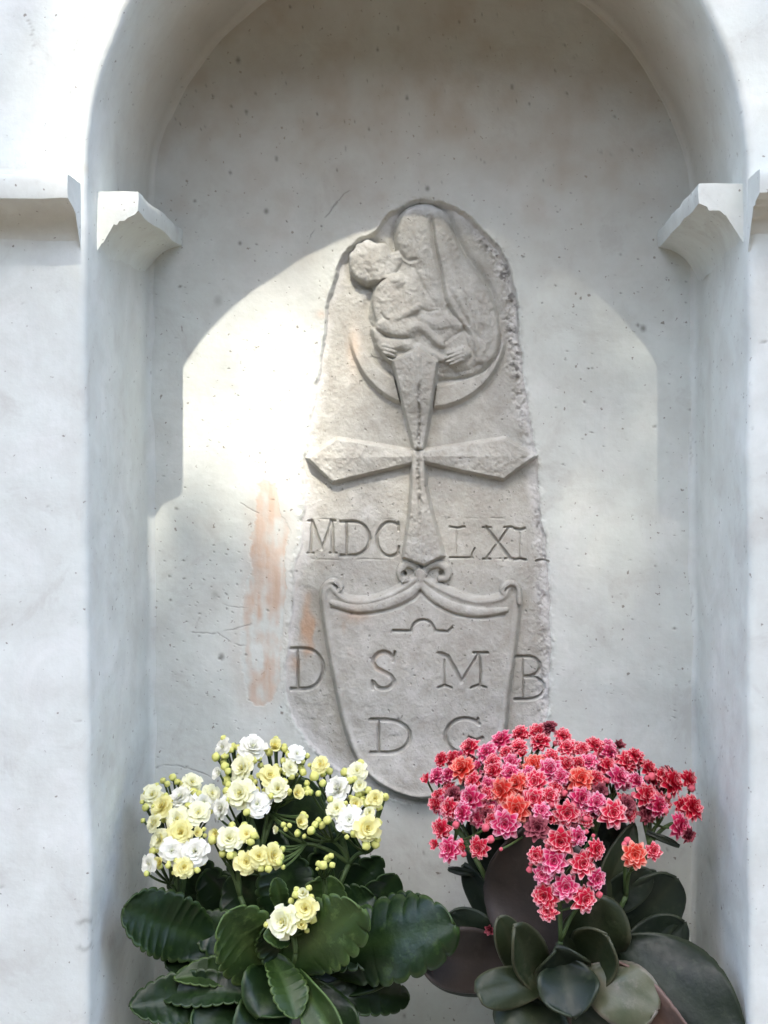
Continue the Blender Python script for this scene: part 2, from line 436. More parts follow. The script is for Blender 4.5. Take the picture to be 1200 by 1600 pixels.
# crescent
cro = 125 - np.hypot(X - 669, Y - 516); cri = np.hypot(X - 669, Y - 488) - 112
dc = np.minimum(cro, cri); dc = np.where(Y > 512, dc, -5)
hc = 4.6 * sstep(-1, 7, dc) * (dc > -1) * sstep(508, 560, Y)
mC = (dc > 0)
H = np.where(mC, np.maximum(H, ground + hc), H); LAB[mC & inS] = 4

# mother and child
veil = smooth_poly([(640, 322), (672, 318), (698, 334), (712, 368), (728, 400), (752, 432), (772, 468), (784, 520), (778, 556), (757, 582), (722, 595), (690, 596),
                    (655, 600), (625, 590), (604, 566), (584, 540), (577, 505), (578, 470), (588, 446), (606, 430), (618, 412), (616, 380), (622, 345)], 4, True)
dv = poly_sdf(X, Y, veil)
body = np.where(dv > 0, 7.0 * (1 - np.exp(-np.clip(dv, 0, 90) / 9.0)) + 2.2 * sstep(0, 60, dv), 0)
fig = body.copy()
fig = np.where(dv > 0, fig, -9)
# veil hanging on the right, slightly proud of the body, with folds
veilR = smooth_poly([(674, 340), (680, 385), (688, 424), (696, 465), (712, 498), (736, 528), (742, 570), (776, 560), (784, 520), (772, 468), (752, 432), (728, 400), (712, 368), (698, 334), (676, 322)], 4, True)
dr = poly_sdf(X, Y, veilR)
fig = fig + np.where(dv > 0, 1.9 * sstep(0, 5, dr), 0)
for pts, a, wd in (([(674, 345), (679, 387), (687, 423), (693, 463), (706, 490), (732, 524)], -3.2, 2.6), ([(700, 480), (712, 505), (727, 528), (734, 560)], -1.8, 2.4),
                   ([(716, 395), (734, 440), (746, 480), (752, 530)], -1.3, 5), ([(700, 420), (716, 465), (736, 505), (745, 550)], 1.2, 4), ([(728, 470), (742, 510), (748, 552)], -1.3, 3),
                   ([(765, 490), (770, 530), (756, 562)], -1.2, 4), ([(655, 440), (660, 470), (668, 500)], -1.2, 5), ([(640, 430), (643, 465), (655, 486)], 1.0, 5),
                   ([(690, 583), (722, 582), (750, 570)], -1.1, 3), ([(606, 448), (600, 470), (598, 492)], -1.2, 2.5), ([(622, 440), (618, 462), (624, 486)], -1.0, 3), ([(634, 452), (634, 474), (644, 492)], 1.0, 3), ([(700, 452), (722, 492), (744, 528)], -1.0, 2.5), ([(712, 380), (728, 424), (752, 456)], 0.9, 4), ([(650, 425), (662, 450), (678, 474)], -1.0, 2.5)):
    fig = fig + np.where(dv > 0, a * ridge(pts, wd), 0)
face = 7.2 + 4.8 * dome(646, 372, 30, 47, -6)
mface = dome(646, 372, 30, 47, -6) > 0.02
fig = np.where(mface, smax(fig, face, 2.2), fig)
# features worn almost smooth: brow, nose, eyes, mouth
fig = fig + 0.8 * ridge([(638, 360), (634, 376), (632, 384)], 4.5) - 0.5 * ridge([(652, 366), (660, 368)], 5) - 0.45 * ridge([(632, 396), (640, 397)], 3)
fig = fig - 2.6 * ridge([(620, 384), (626, 398), (637, 409), (650, 408)], 2.6) * (dv > -3)
fig = fig - 1.6 * ridge([(622, 352), (617, 372), (622, 392)], 2.0) * (dv > -3)
# drapery on the breast and the child's trunk, arm, legs
trunk = 7.5 + 4.8 * taper([(598, 450, 14), (606, 475, 24), (618, 500, 26), (640, 518, 20)])
fig = np.where(taper([(598, 450, 14), (606, 475, 24), (618, 500, 26), (640, 518, 20)]) > 0.02, smax(fig, trunk, 2.4), fig)
arm = taper([(600, 470, 7), (606, 492, 8), (612, 500, 7), (640, 490, 6), (655, 481, 6)])
fig = np.where(arm > 0.02, smax(fig, 9.5 + 3.6 * arm, 2.4), fig)
leg1 = taper([(600, 512, 12), (628, 520, 11), (655, 512, 8), (672, 524, 7), (690, 540, 6)])
fig = np.where(leg1 > 0.02, smax(fig, 9.0 + 4.6 * leg1, 2.4), fig)
leg2 = taper([(586, 520, 8), (600, 536, 9), (630, 540, 9), (660, 548, 7), (690, 562, 6)])
fig = np.where(leg2 > 0.02, smax(fig, 8.2 + 3.4 * leg2, 2.4), fig)
lap = taper([(660, 500, 7), (680, 508, 9), (702, 504, 9), (716, 512, 7)])
fig = np.where(lap > 0.02, smax(fig, 9 + 2.6 * lap, 2.4), fig)
fig = fig - 2.2 * ridge([(578, 506), (590, 518), (612, 528), (640, 530)], 2.0) - 1.8 * ridge([(655, 482), (668, 488), (684, 486)], 2) - 1.8 * ridge([(597, 492), (602, 500), (608, 502)], 1.6)
fig = fig - 1.6 * ridge([(694, 538), (706, 528), (720, 520)], 2)
# hands: palm and fingers
for pal, fing in ((((590, 548), (606, 548)), [((600, 541), (616, 545)), ((600, 547), (618, 551)), ((599, 553), (616, 557)), ((597, 559), (611, 564))]),
                  (((725, 552), (712, 556)), [((722, 546), (700, 554)), ((722, 552), (697, 561)), ((722, 558), (698, 567)), ((722, 564), (704, 571))])):
    pm = taper([(pal[0][0], pal[0][1], 11), (pal[1][0], pal[1][1], 10)], 3)
    fig = np.where(pm > 0.02, smax(fig, 8.5 + 2.6 * pm, 0.8), fig)
    for a_, b_ in fing:
        t_ = taper([(a_[0], a_[1], 3.2), (b_[0], b_[1], 2.4)], 2); fig = np.where(t_ > 0.02, np.maximum(fig, 10.2 + 2.6 * t_), fig)
nk = taper([(588, 432, 14), (602, 448, 16), (622, 440, 12)])
fig = np.where(nk > 0.02, smax(fig, 7.0 + 4.0 * nk, 2.4), fig)
# child's head
X0_, Y0_ = X, Y
X = X0_ + 5 * fbm(X0_ / 18, Y0_ / 18, 6, 3); Y = Y0_ + 5 * fbm(X0_ / 18 + 9, Y0_ / 18, 7, 3)
mch = np.maximum(dome(577, 412, 31, 34, 25), 0.8 * dome(586, 404, 28, 24, -15))
X, Y = X0_, Y0_
brg = taper([(592, 424, 16), (606, 420, 15), (618, 406, 12)])
fig = np.where(brg > 0.02, smax(fig, 5.5 + 3.6 * brg, 2.4), fig); dv = np.where(brg > 0.3, np.maximum(dv, 6), dv)
childh = np.where(mch > 0, 5.0 + 7.2 * mch ** 0.8, -9)
childh = childh + 0.7 * ridge([(584, 412), (588, 424)], 4) - 1.0 * ridge([(572, 424), (578, 432), (583, 438)], 1.8) - 0.5 * ridge([(594, 412), (598, 413)], 4)
fig2 = np.where(mch > 0, smax(fig, childh, 1.6), fig)
fig2 = fig2 + 0.34 * nC + 0.16 * nD + 0.6 * nB
mF = (fig2 > 0.6) & ((dv > 0) | (mch > 0) | mface | (fig > 6))
fall = np.maximum(sstep(-0.5, 6, dv), np.where(mch > 0, sstep(0.0, 0.25, mch), 0))
newH = np.where(mF, ground - 0.5 + fig2 * np.clip(fall, 0.15, 1), -99)
H = np.where(mF, np.maximum(H * 0 + newH, ground), H)
# hollow cut round the heads
hollow = np.exp(-(np.clip(-np.maximum(dv, np.where(mch > 0, 1, (1 - np.hypot((X - 577) / 32, (Y - 413) / 35)) * 32)), 0, 99) / 7) ** 2) * (~mF) * sstep(520, 470, Y)
H = H - hollow * 2.6
LAB[mF] = 3
LAB[mF & (childh >= fig) & (mch > 0)] = 6

# cross with four flared arms, each with a ridge down its middle
arms = [([(645, 706), (628, 640), (610, 563), (654, 541), (688, 565), (677, 640), (664, 706)], ((654, 706), (652, 556)), (8, 33)),
        ([(648, 702), (590, 692), (526, 682), (477, 715), (519, 757), (580, 742), (648, 726)], ((652, 713), (490, 716)), (9, 33)),
        ([(658, 702), (720, 692), (790, 681), (842, 712), (787, 752), (720, 738), (658, 724)], ((656, 713), (828, 713)), (9, 33)),
        ([(641, 700), (640, 760), (637, 800), (627, 872), (663, 885), (697, 869), (678, 800), (668, 760), (666, 700)], ((654, 714), (660, 872)), (12, 31))]
sdX = np.full(X.shape, -99.0); hX = np.zeros(X.shape)
for poly, (a_, b_), (w0, w1) in arms:
    d = poly_sdf(X, Y, poly)
    rd = seg_dist(X, Y, a_[0], a_[1], b_[0], b_[1])
    L = math.hypot(b_[0] - a_[0], b_[1] - a_[1]); t = np.clip(((X - a_[0]) * (b_[0] - a_[0]) + (Y - a_[1]) * (b_[1] - a_[1])) / L ** 2, 0, 1)
    hw = w0 + (w1 - w0) * t
    hh = 5.8 * sstep(-1.0, 5.5, d) + (1.5 if abs(a_[1] - b_[1]) < 9 else 2.2) * np.clip(1 - rd / hw, 0, 1)
    if poly[0] == (645, 706): hh = hh + 8.0 * sstep(690, 590, Y) * sstep(-1.0, 6.5, d)
    hX = np.maximum(hX, np.where(d > -1, hh, 0)); sdX = np.maximum(sdX, d)
# sunk, pitted seam down the upright
seam = np.exp(-((X - 655 - 2 * fbm(Y / 30, Y * 0, 3, 2)) / 3.0) ** 2) * sstep(590, 625, Y) * sstep(850, 780, Y) * (sdX > 2)
hX = hX - seam * (1.5 + 1.3 * fbm(X / 5, Y / 5, 2, 2)) + (sdX > 0) * (0.25 * nC + 0.15 * nD)
mX = sdX > 0
upper = (Y < 600)
newX = ground + hX
lab2 = mX & ~(mF & (newX < H))
H = np.where(lab2, newX, H)
LAB[lab2] = 2
dirtB = np.maximum(dirtB, seam * np.clip(0.25 + 0.6 * fbm(X / 6, Y / 8, 5, 3), 0, 0.7))

# shield
shield = smooth_poly([(520, 906), (505, 912), (499, 930), (502, 962), (508, 1000), (514, 1034), (527, 1098), (542, 1155), (564, 1200), (598, 1229), (645, 1247), (680, 1245), (715, 1231),
                      (752, 1207), (780, 1172), (792, 1140), (798, 1086), (806, 1030), (812, 985), (816, 945), (815, 922), (804, 908), (790, 912), (780, 925),
                      (745, 930), (700, 915), (668, 896), (656, 886), (644, 896), (612, 918), (575, 930), (545, 928), (530, 915)], 3, True)
dsh = poly_sdf(X, Y, shield)
hs = np.where(dsh > -1, 5.8 * sstep(-1, 6.5, dsh) * (1 - 0.55 * sstep(780, 812, X) * sstep(1130, 900, Y)), 0) + 3.0 * sstep(1150, 1235, Y) * (dsh > -1) * sstep(0, 10, dsh)
rim = 1.1 * np.exp(-((dsh - 9) / 4) ** 2)
band = np.maximum(taper([(520, 940, 5), (560, 949, 8), (605, 941, 9), (640, 926, 8), (657, 912, 7)]), taper([(657, 912, 7), (676, 930, 8), (710, 948, 9), (750, 955, 8), (790, 951, 4)]))
volu = np.maximum(taper([(657, 905, 7), (650, 886, 6), (636, 881, 6), (626, 890, 6), (628, 903, 6), (637, 905, 5)]), taper([(657, 905, 7), (668, 886, 6), (684, 881, 6), (698, 888, 6), (698, 901, 6), (688, 904, 5)]))
curl = np.maximum(taper([(506, 935, 4), (509, 915, 4), (522, 907, 4), (533, 915, 4), (529, 924, 3)]), taper([(811, 940, 4), (809, 916, 4), (797, 910, 4), (785, 918, 4), (787, 927, 3)]))
mSh = dsh > 0
LAB[mSh & ~lab2] = 5
newS = ground * 0.8 + hs + rim * mSh
H = np.where(mSh & ~lab2, newS, H)
orn = np.maximum(np.maximum(band * 1.0, volu), curl * 0.75)
hb = ground + 5.0 * (mSh * 0.8 + 0.2) + 2.2 * orn
mO = (orn > 0.03) & ~lab2
H = np.where(mO, np.maximum(H, hb), H)
H = H - 1.6 * ridge([(520, 948), (560, 958), (610, 951), (645, 936), (657, 922)], 2.2) * (~lab2) - 1.6 * ridge([(657, 922), (676, 940), (710, 958), (750, 964), (786, 959)], 2.2) * (~lab2)
H = H - 3.0 * (np.hypot(X - 631, Y - 896) < 4.5) - 2.6 * (np.hypot(X - 690, Y - 895) < 4.5)
LAB[mO & (dsh > -9)] = 7
H = H + 1.0 * ridge([(655, 560), (655, 600)], 3) * lab2

# engraved letters
TH, TK = 2.0, 3.3
def arcpts(cx, cy, rx, ry, a0, a1, n=12): return [(cx + rx * math.cos(rad(a0 + (a1 - a0) * i / n)), cy + ry * math.sin(rad(a0 + (a1 - a0) * i / n))) for i in range(n + 1)]
GL = {
 'M': [([(0.14, 0.0), (0.10, 1)], TH), ([(0.14, 0), (0.5, 0.86)], TK), ([(0.5, 0.86), (0.86, 0)], TH), ([(0.86, 0), (0.91, 1)], TK), ([(0, 1), (0.2, 1)], TH), ([(0.8, 1), (1.02, 1)], TH), ([(0, 0), (0.16, 0)], TH), ([(0.84, 0), (1.0, 0)], TH)],
 'V': [([(0.05, 0.02), (0.2, 0.1), (0.5, 0.82)], TK), ([(0.5, 0.82), (0.86, 0)], TH), ([(0.86, 0.0), (0.91, 0.55), (0.88, 1)], TH), ([(0.14, 0.2), (0.14, 0.95)], TH * 0.7), ([(0.02, 1), (0.14, 0.93), (0.28, 1)], TH), ([(0.7, 1), (0.85, 0.93), (1.0, 1)], TH), ([(0.0, 0), (0.16, 0.04)], TH), ([(0.76, 0), (1.04, 0)], TH)],
 'D': [([(0.2, 0), (0.2, 1)], TH), ([(0.0, 0)] + [(0.2, 0), (0.42, 0.0)] + arcpts(0.42, 0.5, 0.56, 0.5, -80, 80) + [(0.42, 1), (0.0, 1)], TK * 0.86)],
 'C': [(arcpts(0.62, 0.5, 0.58, 0.5, -55, -305, 18), TK * 0.85), ([(0.96, 0.0), (0.96, 0.24)], TH), ([(0.94, 0.9), (0.98, 0.72)], TH)],
 'L': [([(0.3, 0.1), (0.3, 0.9)], TH * 0.6), ([(0.05, 0), (0.35, 0.05), (0.6, 0)], TK * 0.8), ([(0.05, 1), (0.92, 1)], TH * 1.1), ([(0.86, 0.97), (1, 0.7)], TH)],
 'X': [([(0.1, 0), (0.92, 1)], TK), ([(0.9, 0), (0.1, 1)], TH), ([(0, 0), (0.26, 0)], TH), ([(0.74, 0), (1.0, 0)], TH), ([(0, 1), (0.24, 1)], TH), ([(0.76, 1), (1.05, 1)], TH)],
 'I': [([(0.5, 0), (0.5, 1)], TK * 0.75), ([(0, 0), (1, 0)], TH), ([(0, 1), (1, 1)], TH)],
 'J': [([(0.5, 0.12), (0.5, 0.92)], TH * 0.55), ([(0.05, 0), (0.5, 0.05), (0.95, 0)], TK * 0.8), ([(0, 1), (0.5, 0.96), (1, 1)], TK * 0.7)],
 'K': [([(0.5, 0.5), (0.5, 0.95)], TH * 0.5), ([(0, 1), (0.5, 0.96), (1, 1)], TK * 0.7)],
 'S': [(arcpts(0.50, 0.25, 0.42, 0.25, -25, -180, 8)[:-1] + [(0.08, 0.27), (0.2, 0.42), (0.5, 0.52), (0.8, 0.64), (0.9, 0.76)] + arcpts(0.50, 0.76, 0.42, 0.24, 10, 165, 8), TK * 0.9), ([(0.95, 0.0), (0.9, 0.24)], TH), ([(0.04, 0.78), (0.06, 1.0)], TH)],
 'B': [([(0.24, 0), (0.26, 1)], TH * 0.8), ([(0.0, 0), (0.4, 0)] + arcpts(0.4, 0.23, 0.42, 0.23, -80, 80, 8) + [(0.3, 0.47)], TK * 0.85), ([(0.3, 0.47), (0.46, 0.47)] + arcpts(0.46, 0.73, 0.5, 0.26, -80, 80, 8) + [(0.4, 1), (0.0, 1)], TK * 0.85)],
 'G': [(arcpts(0.55, 0.5, 0.53, 0.5, -42, -250, 16) + [(0.5, 1.0), (0.78, 0.97)], TK * 0.85), ([(0.9, 0.0), (0.88, 0.1)], TH), ([(0.66, 0.56), (0.85, 0.64), (1.02, 0.56)], TK * 0.9), ([(0.86, 0.62), (0.86, 0.94)], TH)],
}
letters = [('M', 481, 814, 524, 864, 1.0), ('D', 532, 815, 579, 868, 1.0), ('C', 587, 816, 624, 869, 1.0), ('L', 701, 823, 742, 871, 0.8), ('X', 755, 824, 800, 873, 1.0), ('J', 803, 826, 821, 875, 1.0), ('K', 838, 828, 856, 877, 0.9),
           ('D', 455, 1014, 506, 1077, 1.15), ('S', 581, 1017, 619, 1074, 1.2), ('V', 684, 1018, 758, 1072, 1.1), ('B', 805, 1026, 853, 1093, 1.0), ('D', 580, 1122, 642, 1173, 1.15), ('G', 695, 1120, 752, 1174, 1.1)]
GDEP = np.zeros(X.shape)
li0 = 20
def engrave(strokes_px, lid, wmul, depth=2.3):
    global GDEP
    x0 = min(p[0] for s, w_ in strokes_px for p in s) - 8; x1 = max(p[0] for s, w_ in strokes_px for p in s) + 8
    y0 = min(p[1] for s, w_ in strokes_px for p in s) - 8; y1 = max(p[1] for s, w_ in strokes_px for p in s) + 8
    c0, c1 = np.searchsorted(xs, [x0, x1]); r0, r1 = np.searchsorted(ys, [y0, y1])
    xx = X[r0:r1, c0:c1] + 0.9 * nC[r0:r1, c0:c1]; yy = Y[r0:r1, c0:c1] + 0.9 * nB[r0:r1, c0:c1]
    g_ = np.zeros(xx.shape)
    for s, w_ in strokes_px:
        w2 = w_ * wmul * 1.15
        g_ = np.maximum(g_, np.clip((w2 - poly_dist(xx, yy, s)) / w2 * 1.5, 0, 1) * min(1.0, w2 / 2.6))
    GDEP[r0:r1, c0:c1] = np.maximum(GDEP[r0:r1, c0:c1], g_ * depth)
    sub_ = LAB[r0:r1, c0:c1]; sub_[(g_ > 0.06)] = lid
for i, (ch, x0, y0, x1, y1, wm) in enumerate(letters):
    engrave([([(x0 + p[0] * (x1 - x0), y0 + p[1] * (y1 - y0)) for p in s], w_) for s, w_ in GL[ch]], li0 + i, wm)
engrave([([(615, 984), (642, 984)] + arcpts(661, 985, 18, 18, 180, 335, 12)[1:] + [(681, 984), (700, 985), (706, 979)], 2.5)], li0 + len(letters), 1.0)
H = H - GDEP
# thin ruled lines above and below the date
for yy_ in (811, 874):
    H = H - 0.5 * np.exp(-((Y - yy_ - 2 * fbm(X / 30, X * 0, 2, 2)) / 1.3) ** 2) * ((X > 486) & (X < 818) & ~((X > 624) & (X < 700))) * sstep(-0.2, 0.3, fbm(X / 26, Y / 26, 7, 2))
dirtB = np.maximum(dirtB, np.clip(GDEP / 2.3, 0, 1) * np.clip(0.22 + 0.25 * nB, 0, 0.4))

# cracks, pits and stains
ck = crack(X, Y, [(300, 988), (330, 990), (352, 986), (372, 982), (392, 975)], 1.7, 2)
ck = np.maximum(ck, crack(X, Y, [(307, 990), (308, 975), (312, 966)], 1.5, 3)); ck = np.maximum(ck, crack(X, Y, [(340, 988), (362, 1004), (384, 1010)], 1.4, 4))
ck = np.maximum(ck, crack(X, Y, [(340, 940), (362, 948), (388, 950)], 1.3, 5)); ck = np.maximum(ck, crack(X, Y, [(232, 988), (248, 986)], 1.6, 1))
ck = np.maximum(ck, crack(X, Y, [(228, 1120), (232, 1150), (246, 1166), (258, 1172)], 1.4, 6)); ck = np.maximum(ck, crack(X, Y, [(244, 1200), (262, 1196), (290, 1200), (310, 1206), (334, 1216)], 1.8, 7))
ck = np.maximum(ck, crack(X, Y, [(408, 780), (428, 781)], 1.8, 3, 1)); ck = np.maximum(ck, crack(X, Y, [(376, 786), (404, 802)], 1.2, 2, 1)); ck = np.maximum(ck, crack(X, Y, [(480, 380), (500, 345), (530, 312), (560, 285), (590, 268)], 1.3, 4))
ck = np.maximum(ck, crack(X, Y, [(745, 246), (766, 258)], 1.3, 3)); ck = np.maximum(ck, crack(X, Y, [(508, 340), (528, 316)], 1.6, 5, 1)); ck = ck * (~inS)
pt = np.maximum(pits(X, Y, 30, 0.26, 1.0, 3.4, 2), pits(X + 11, Y + 3, 19, 0.2, 0.8, 2.0, 0)) * (~inS)
dens = np.exp(-(((X - 310) / 110) ** 2 + ((Y - 960) / 110) ** 2))
pt = np.maximum(pt, pits(X + 7, Y + 5, 15, 0.34, 1.0, 3.0, 4) * (~inS) * (dens > 0.3))
sp = pits(X, Y, 17, 0.30, 0.9, 2.6, 5) * inS * (LAB < 6)
H = H - ck * 0.5 - pt * 0.9 - sp * 0.8
edge_dark = np.exp(-((sdS + 1.0) / 2.6) ** 2) * np.clip(0.0 + 0.9 * fbm(X / 9, Y / 13, 6, 3), 0, 0.6) * (LAB < 2)
chipsR = rag * np.clip(2.6 * fbm(X / 8, Y / 7, 2, 3) - 0.25, 0, 0.85) + inS * rightflaw * np.clip(fbm(X / 7, Y / 10, 5, 3), 0, 0.6)
spots = np.zeros(X.shape)
for x_, y_, r_ in ((341, 470, 7), (372, 94, 4), (385, 175, 3), (432, 248, 3), (416, 330, 4), (375, 380, 3), (360, 270, 3), (800, 136, 3), (636, 153, 3), (622, 44, 2.5), (590, 77, 2.5), (1005, 513, 5), (997, 508, 3), (960, 182, 2),
                  (336, 930, 6), (346, 1026, 5), (668, 296, 4), (1077, 640, 2), (700, 1260, 2), (540, 232, 2)):
    spots = np.maximum(spots, np.clip(1.3 - np.hypot(X - x_, (Y - y_) * 0.8) / r_, 0, 1) * (0.3 if r_ > 5 else 0.7))
def blur(A, n):
    for _ in range(n):
        A = (np.roll(A, 1, 0) + 2 * A + np.roll(A, -1, 0)) / 4; A = (np.roll(A, 1, 1) + 2 * A + np.roll(A, -1, 1)) / 4
    return A
# time has rounded the figures: soften them, then let the grain of the stone come back
mfig = ((LAB == 3) | (LAB == 6)).astype(float)
r0_, r1_ = np.searchsorted(ys, [296, 640]); c0_, c1_ = np.searchsorted(xs, [500, 830])
Hs = H[r0_:r1_, c0_:c1_]; ms_ = mfig[r0_:r1_, c0_:c1_]
soft = blur(Hs, 7); wgt = blur(np.maximum(ms_, 0), 4)
H[r0_:r1_, c0_:c1_] = Hs * (1 - 0.65 * wgt) + soft * 0.65 * wgt + ms_ * (0.22 * nC + 0.30 * nD)[r0_:r1_, c0_:c1_]
fs_ = np.where(LAB > 0, 1 + (0.55 - 0.30 * blur(mfig, 2)) * sstep(-2, 10, np.maximum(sdS, np.where(mSh, 20, -9))), 1)
H = H * fs_
dirtB = np.clip(np.maximum.reduce([dirtB, ck * 0.6, pt * 0.6, sp * 0.35, edge_dark, chipsR, spots]), 0, 0.9)
# upper back wall: shade painted in as a blotchy brown grime tint
grime_shadeB = 0.72 * sstep(560, 150, Y + 40 * nA) * np.clip(0.75 + 0.3 * nB, 0, 1) + 0.22 * np.clip(nB, 0, 1) * sstep(500, 300, Y)
pp = smooth_poly([(410, 762), (424, 765), (432, 800), (445, 830), (440, 870), (442, 930), (436, 1000), (430, 1060), (416, 1096), (392, 1092), (384, 1050), (380, 1000), (384, 950), (395, 900), (398, 850), (404, 800)], 3, True)
sdp = 6 + poly_sdf(X + 5 * fbm(X / 12, Y / 40, 2, 3), Y + 5 * nC, pp) + 3.5 * nC + 3.0 * nD
strk = 0.6 * fbm(X / 9, Y / 60, 6, 3) + 0.6 * fbm(X / 14, Y / 20, 1, 4)
peach = sstep(-2, 4, sdp) * np.clip(0.72 + 1.15 * strk + 0.35 * nB - 0.65 * sstep(930, 985, Y) * sstep(1075, 1020, Y) * 1.0, 0, 0.95)
peach = np.maximum(peach, 0.16 * sstep(-26, 0, sdp) * (sdp < 0))
H = H - 0.35 * sstep(-1, 2, sdp) * (~inS)
stain = inS * sstep(-0.25, 0.35, fbm(X / 30, Y / 45, 3, 3) + 0.9 * np.exp(-(((X - 480) / 24) ** 2 + ((Y - 985) / 60) ** 2)) - 0.45) * np.exp(-(((X - 490) / 48) ** 2 + ((Y - 1000) / 80) ** 2)) * 1.3
stain = np.maximum(stain, 0.5 * inS * np.exp(-(((X - 556) / 22) ** 2 + ((Y - 380 - 580) / 12) ** 2)))
stain = np.maximum(stain, 0.5 * np.exp(-(((X - 596) / 12) ** 2 + ((Y - 1035) / 20) ** 2)) * (GDEP > 0))
stain = np.maximum(stain, 0.45 * inS * np.exp(-(((X - 553) / 10) ** 2 + ((Y - 545) / 35) ** 2)))
stain = np.maximum(stain, 0.6 * np.exp(-(((X - 502) / 8) ** 2 + ((Y - 492) / 7) ** 2)))
peach = np.clip(np.maximum(peach, stain), 0, 0.95)
wash = np.clip(sstep(24, 0, sdS + 14 * nB + 6 * nC) * 0.7 + 0.35 * np.clip(nC + 0.2, 0, 1) * sstep(900, 1100, Y), 0, 0.8) * inS

Hm = H * 0.001
VB = np.stack([(X - 690) * BS, DEPTH - Hm, CZ - (Y - 700) * BS], -1)
gy, gx = np.gradient(Hm, ys * BS, xs * BS)
NB = np.stack([-gx, -np.ones_like(gx), gy], -1)   # y is down in the picture, so the sign of z flips
NB /= np.linalg.norm(NB, axis=-1, keepdims=True)
ib = np.arange(X.size).reshape(X.shape)
QB = np.stack([ib[:-1, :-1], ib[1:, :-1], ib[1:, 1:], ib[:-1, 1:]], -1)
LF = LAB[:-1, :-1]
att = {'dirt': dirtB, 'peach': peach, 'wash': wash, 'age': grime_shadeB}  # age: shade painted on the upper back wall as grime tint
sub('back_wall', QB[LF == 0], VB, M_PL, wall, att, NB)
st_loc = P(655, 1250, DEPTH)
stone = thing('carved_stone', 'weathered grey relief stone with cross, mother and child, letters and shield', 'stone relief', st_loc)
def piece(name, mask, parent, label=None):
    o = sub(name, QB[mask], VB, M_ST, None, att, NB)
    if parent.parent is None and parent.type == 'EMPTY': adopt(o, parent)
    else: o.parent = parent
    if label: o['label'] = label
    return o
piece('slab', LF == 1, stone)
piece('cross', LF == 2, stone, 'cross with four flared ridged arms')
mo = piece('mother_figure', LF == 3, stone, 'veiled mother carved in relief')
piece('child_figure', LF == 6, stone, 'round head of the child beside the mother')
piece('crescent', LF == 4, stone, 'crescent moon under the figures')
shd = piece('shield', LF == 5, stone, 'raised shield with cut letters')
piece('scroll_ornament', LF == 7, shd)
for i, (ch, *_r) in enumerate(letters):
    piece('carved_letter', LF == li0 + i, shd if ch in 'SVG' or (ch == 'D' and i == 11) else stone, 'letter ' + {'V': 'M', 'J': 'I'}.get(ch, ch) if ch != 'K' else 'worn last numeral')
piece('carved_sign', LF == li0 + len(letters), shd, 'small arched line sign')

# ------------------------------------------------------------------ impost mouldings
ZT = CZ + 0.2185
def prof(n=9, jag=0.0, seed=0):
    r_ = random.Random(seed)
    p = [(0, 0), (0.012, 0.0), (0.024, 0.0003), (0.036, 0.0), (0.0365, -0.0045), (0.0362, -0.0105), (0.0358, -0.0165)]
    for k in range(1, n + 1):
        a = 90 + 90 * k / n
        u = 0.036 + 0.036 * math.cos(rad(a)); v_ = -0.052 + 0.0352 * math.sin(rad(a))
        u = u * 0.9 + 0.1 * (0.036 * (1 - k / n)); v_ = v_ * 0.9 + 0.1 * (-0.0165 - 0.0355 * k / n)
        j = (r_.random() - 0.35) * jag if k < n else 0
        p.append((u + j * 0.7, v_ - j * 0.7))
    return p
def moulding(name, frames, label=None, jag=0.003, seed=1, cut=1.0, n=14, tall=1.0):
    """frames: list of (origin, outward vec); the profile's u runs along outward, v along z"""
    vs = []; fs = []; base = prof(n, 0, 0); jg = prof(n, jag, seed); jg2 = [((a[0] * 0.55 + b[0] * 0.45), (a[1] * 0.55 + b[1] * 0.45)) for a, b in zip(base, jg)]
    rr = random.Random(seed); m = len(base)
    for i, (o_, out) in enumerate(frames):
        pr = jg if i == 0 and jag else (jg2 if i == 1 and jag else base)
        for (u, v_) in pr:
            q = Vector(o_) + Vector(out) * (u * cut) + Vector((0, 0, v_ * tall))
            w_ = 0.0009
            q += Vector((rr.uniform(-1, 1), rr.uniform(-1, 1), rr.uniform(-1, 1))) * w_ * (0.5 if 0 < i < len(frames) - 1 else 0.15)
            vs.append(q)
    for i in range(len(frames) - 1):
        for k in range(m - 1):
            a = i * m + k; fs.append((a, a + 1, a + m + 1, a + m))
    # end cap as a fan from its wall side
    for e in (0, len(frames) - 1):
        b0 = e * m; c = sum((vs[b0 + k] for k in range(m)), Vector()) / m
        vs.append(c); ci = len(vs) - 1
        for k in range(m): 
            kk = (k + 1) % m; fs.append((b0 + k, b0 + kk, ci) if e else (b0 + kk, b0 + k, ci))
    o = mesh_py(name, vs, fs, M_PL, wall, smooth=False)
    for p in o.data.polygons: p.use_smooth = p.index < (len(frames) - 1) * (m - 1)
    md = o.modifiers.new('edge', 'BEVEL'); md.width = 0.002; md.segments = 3; md.limit_method = 'ANGLE'; md.angle_limit = rad(45)
    if label: o['label'] = label
    return o
ys_ = lambda a, b, n: [a + (b - a) * i / n for i in range(n + 1)]
yl = [0.035, 0.039] + ys_(0.05, DEPTH + 0.004, 14)
moulding('impost_moulding', [((XL - 0.001, y, ZT + 0.0012 * math.sin(y * 60)), (1, 0, 0)) for y in yl], 'plaster moulding returning along the left side of the niche', 0.009, 5)
yr = [0.018, 0.022] + ys_(0.034, DEPTH + 0.004, 14)
moulding('impost_moulding', [((XR + 0.001, y, ZT + 0.004 - 0.004 * (y > 0.1) + 0.0014 * math.sin(y * 45 + 2)), (-1, 0, 0)) for y in yr], 'plaster moulding returning along the right side of the niche', 0.009, 11, cut=1.08)
xe = (128 - 690) * WS
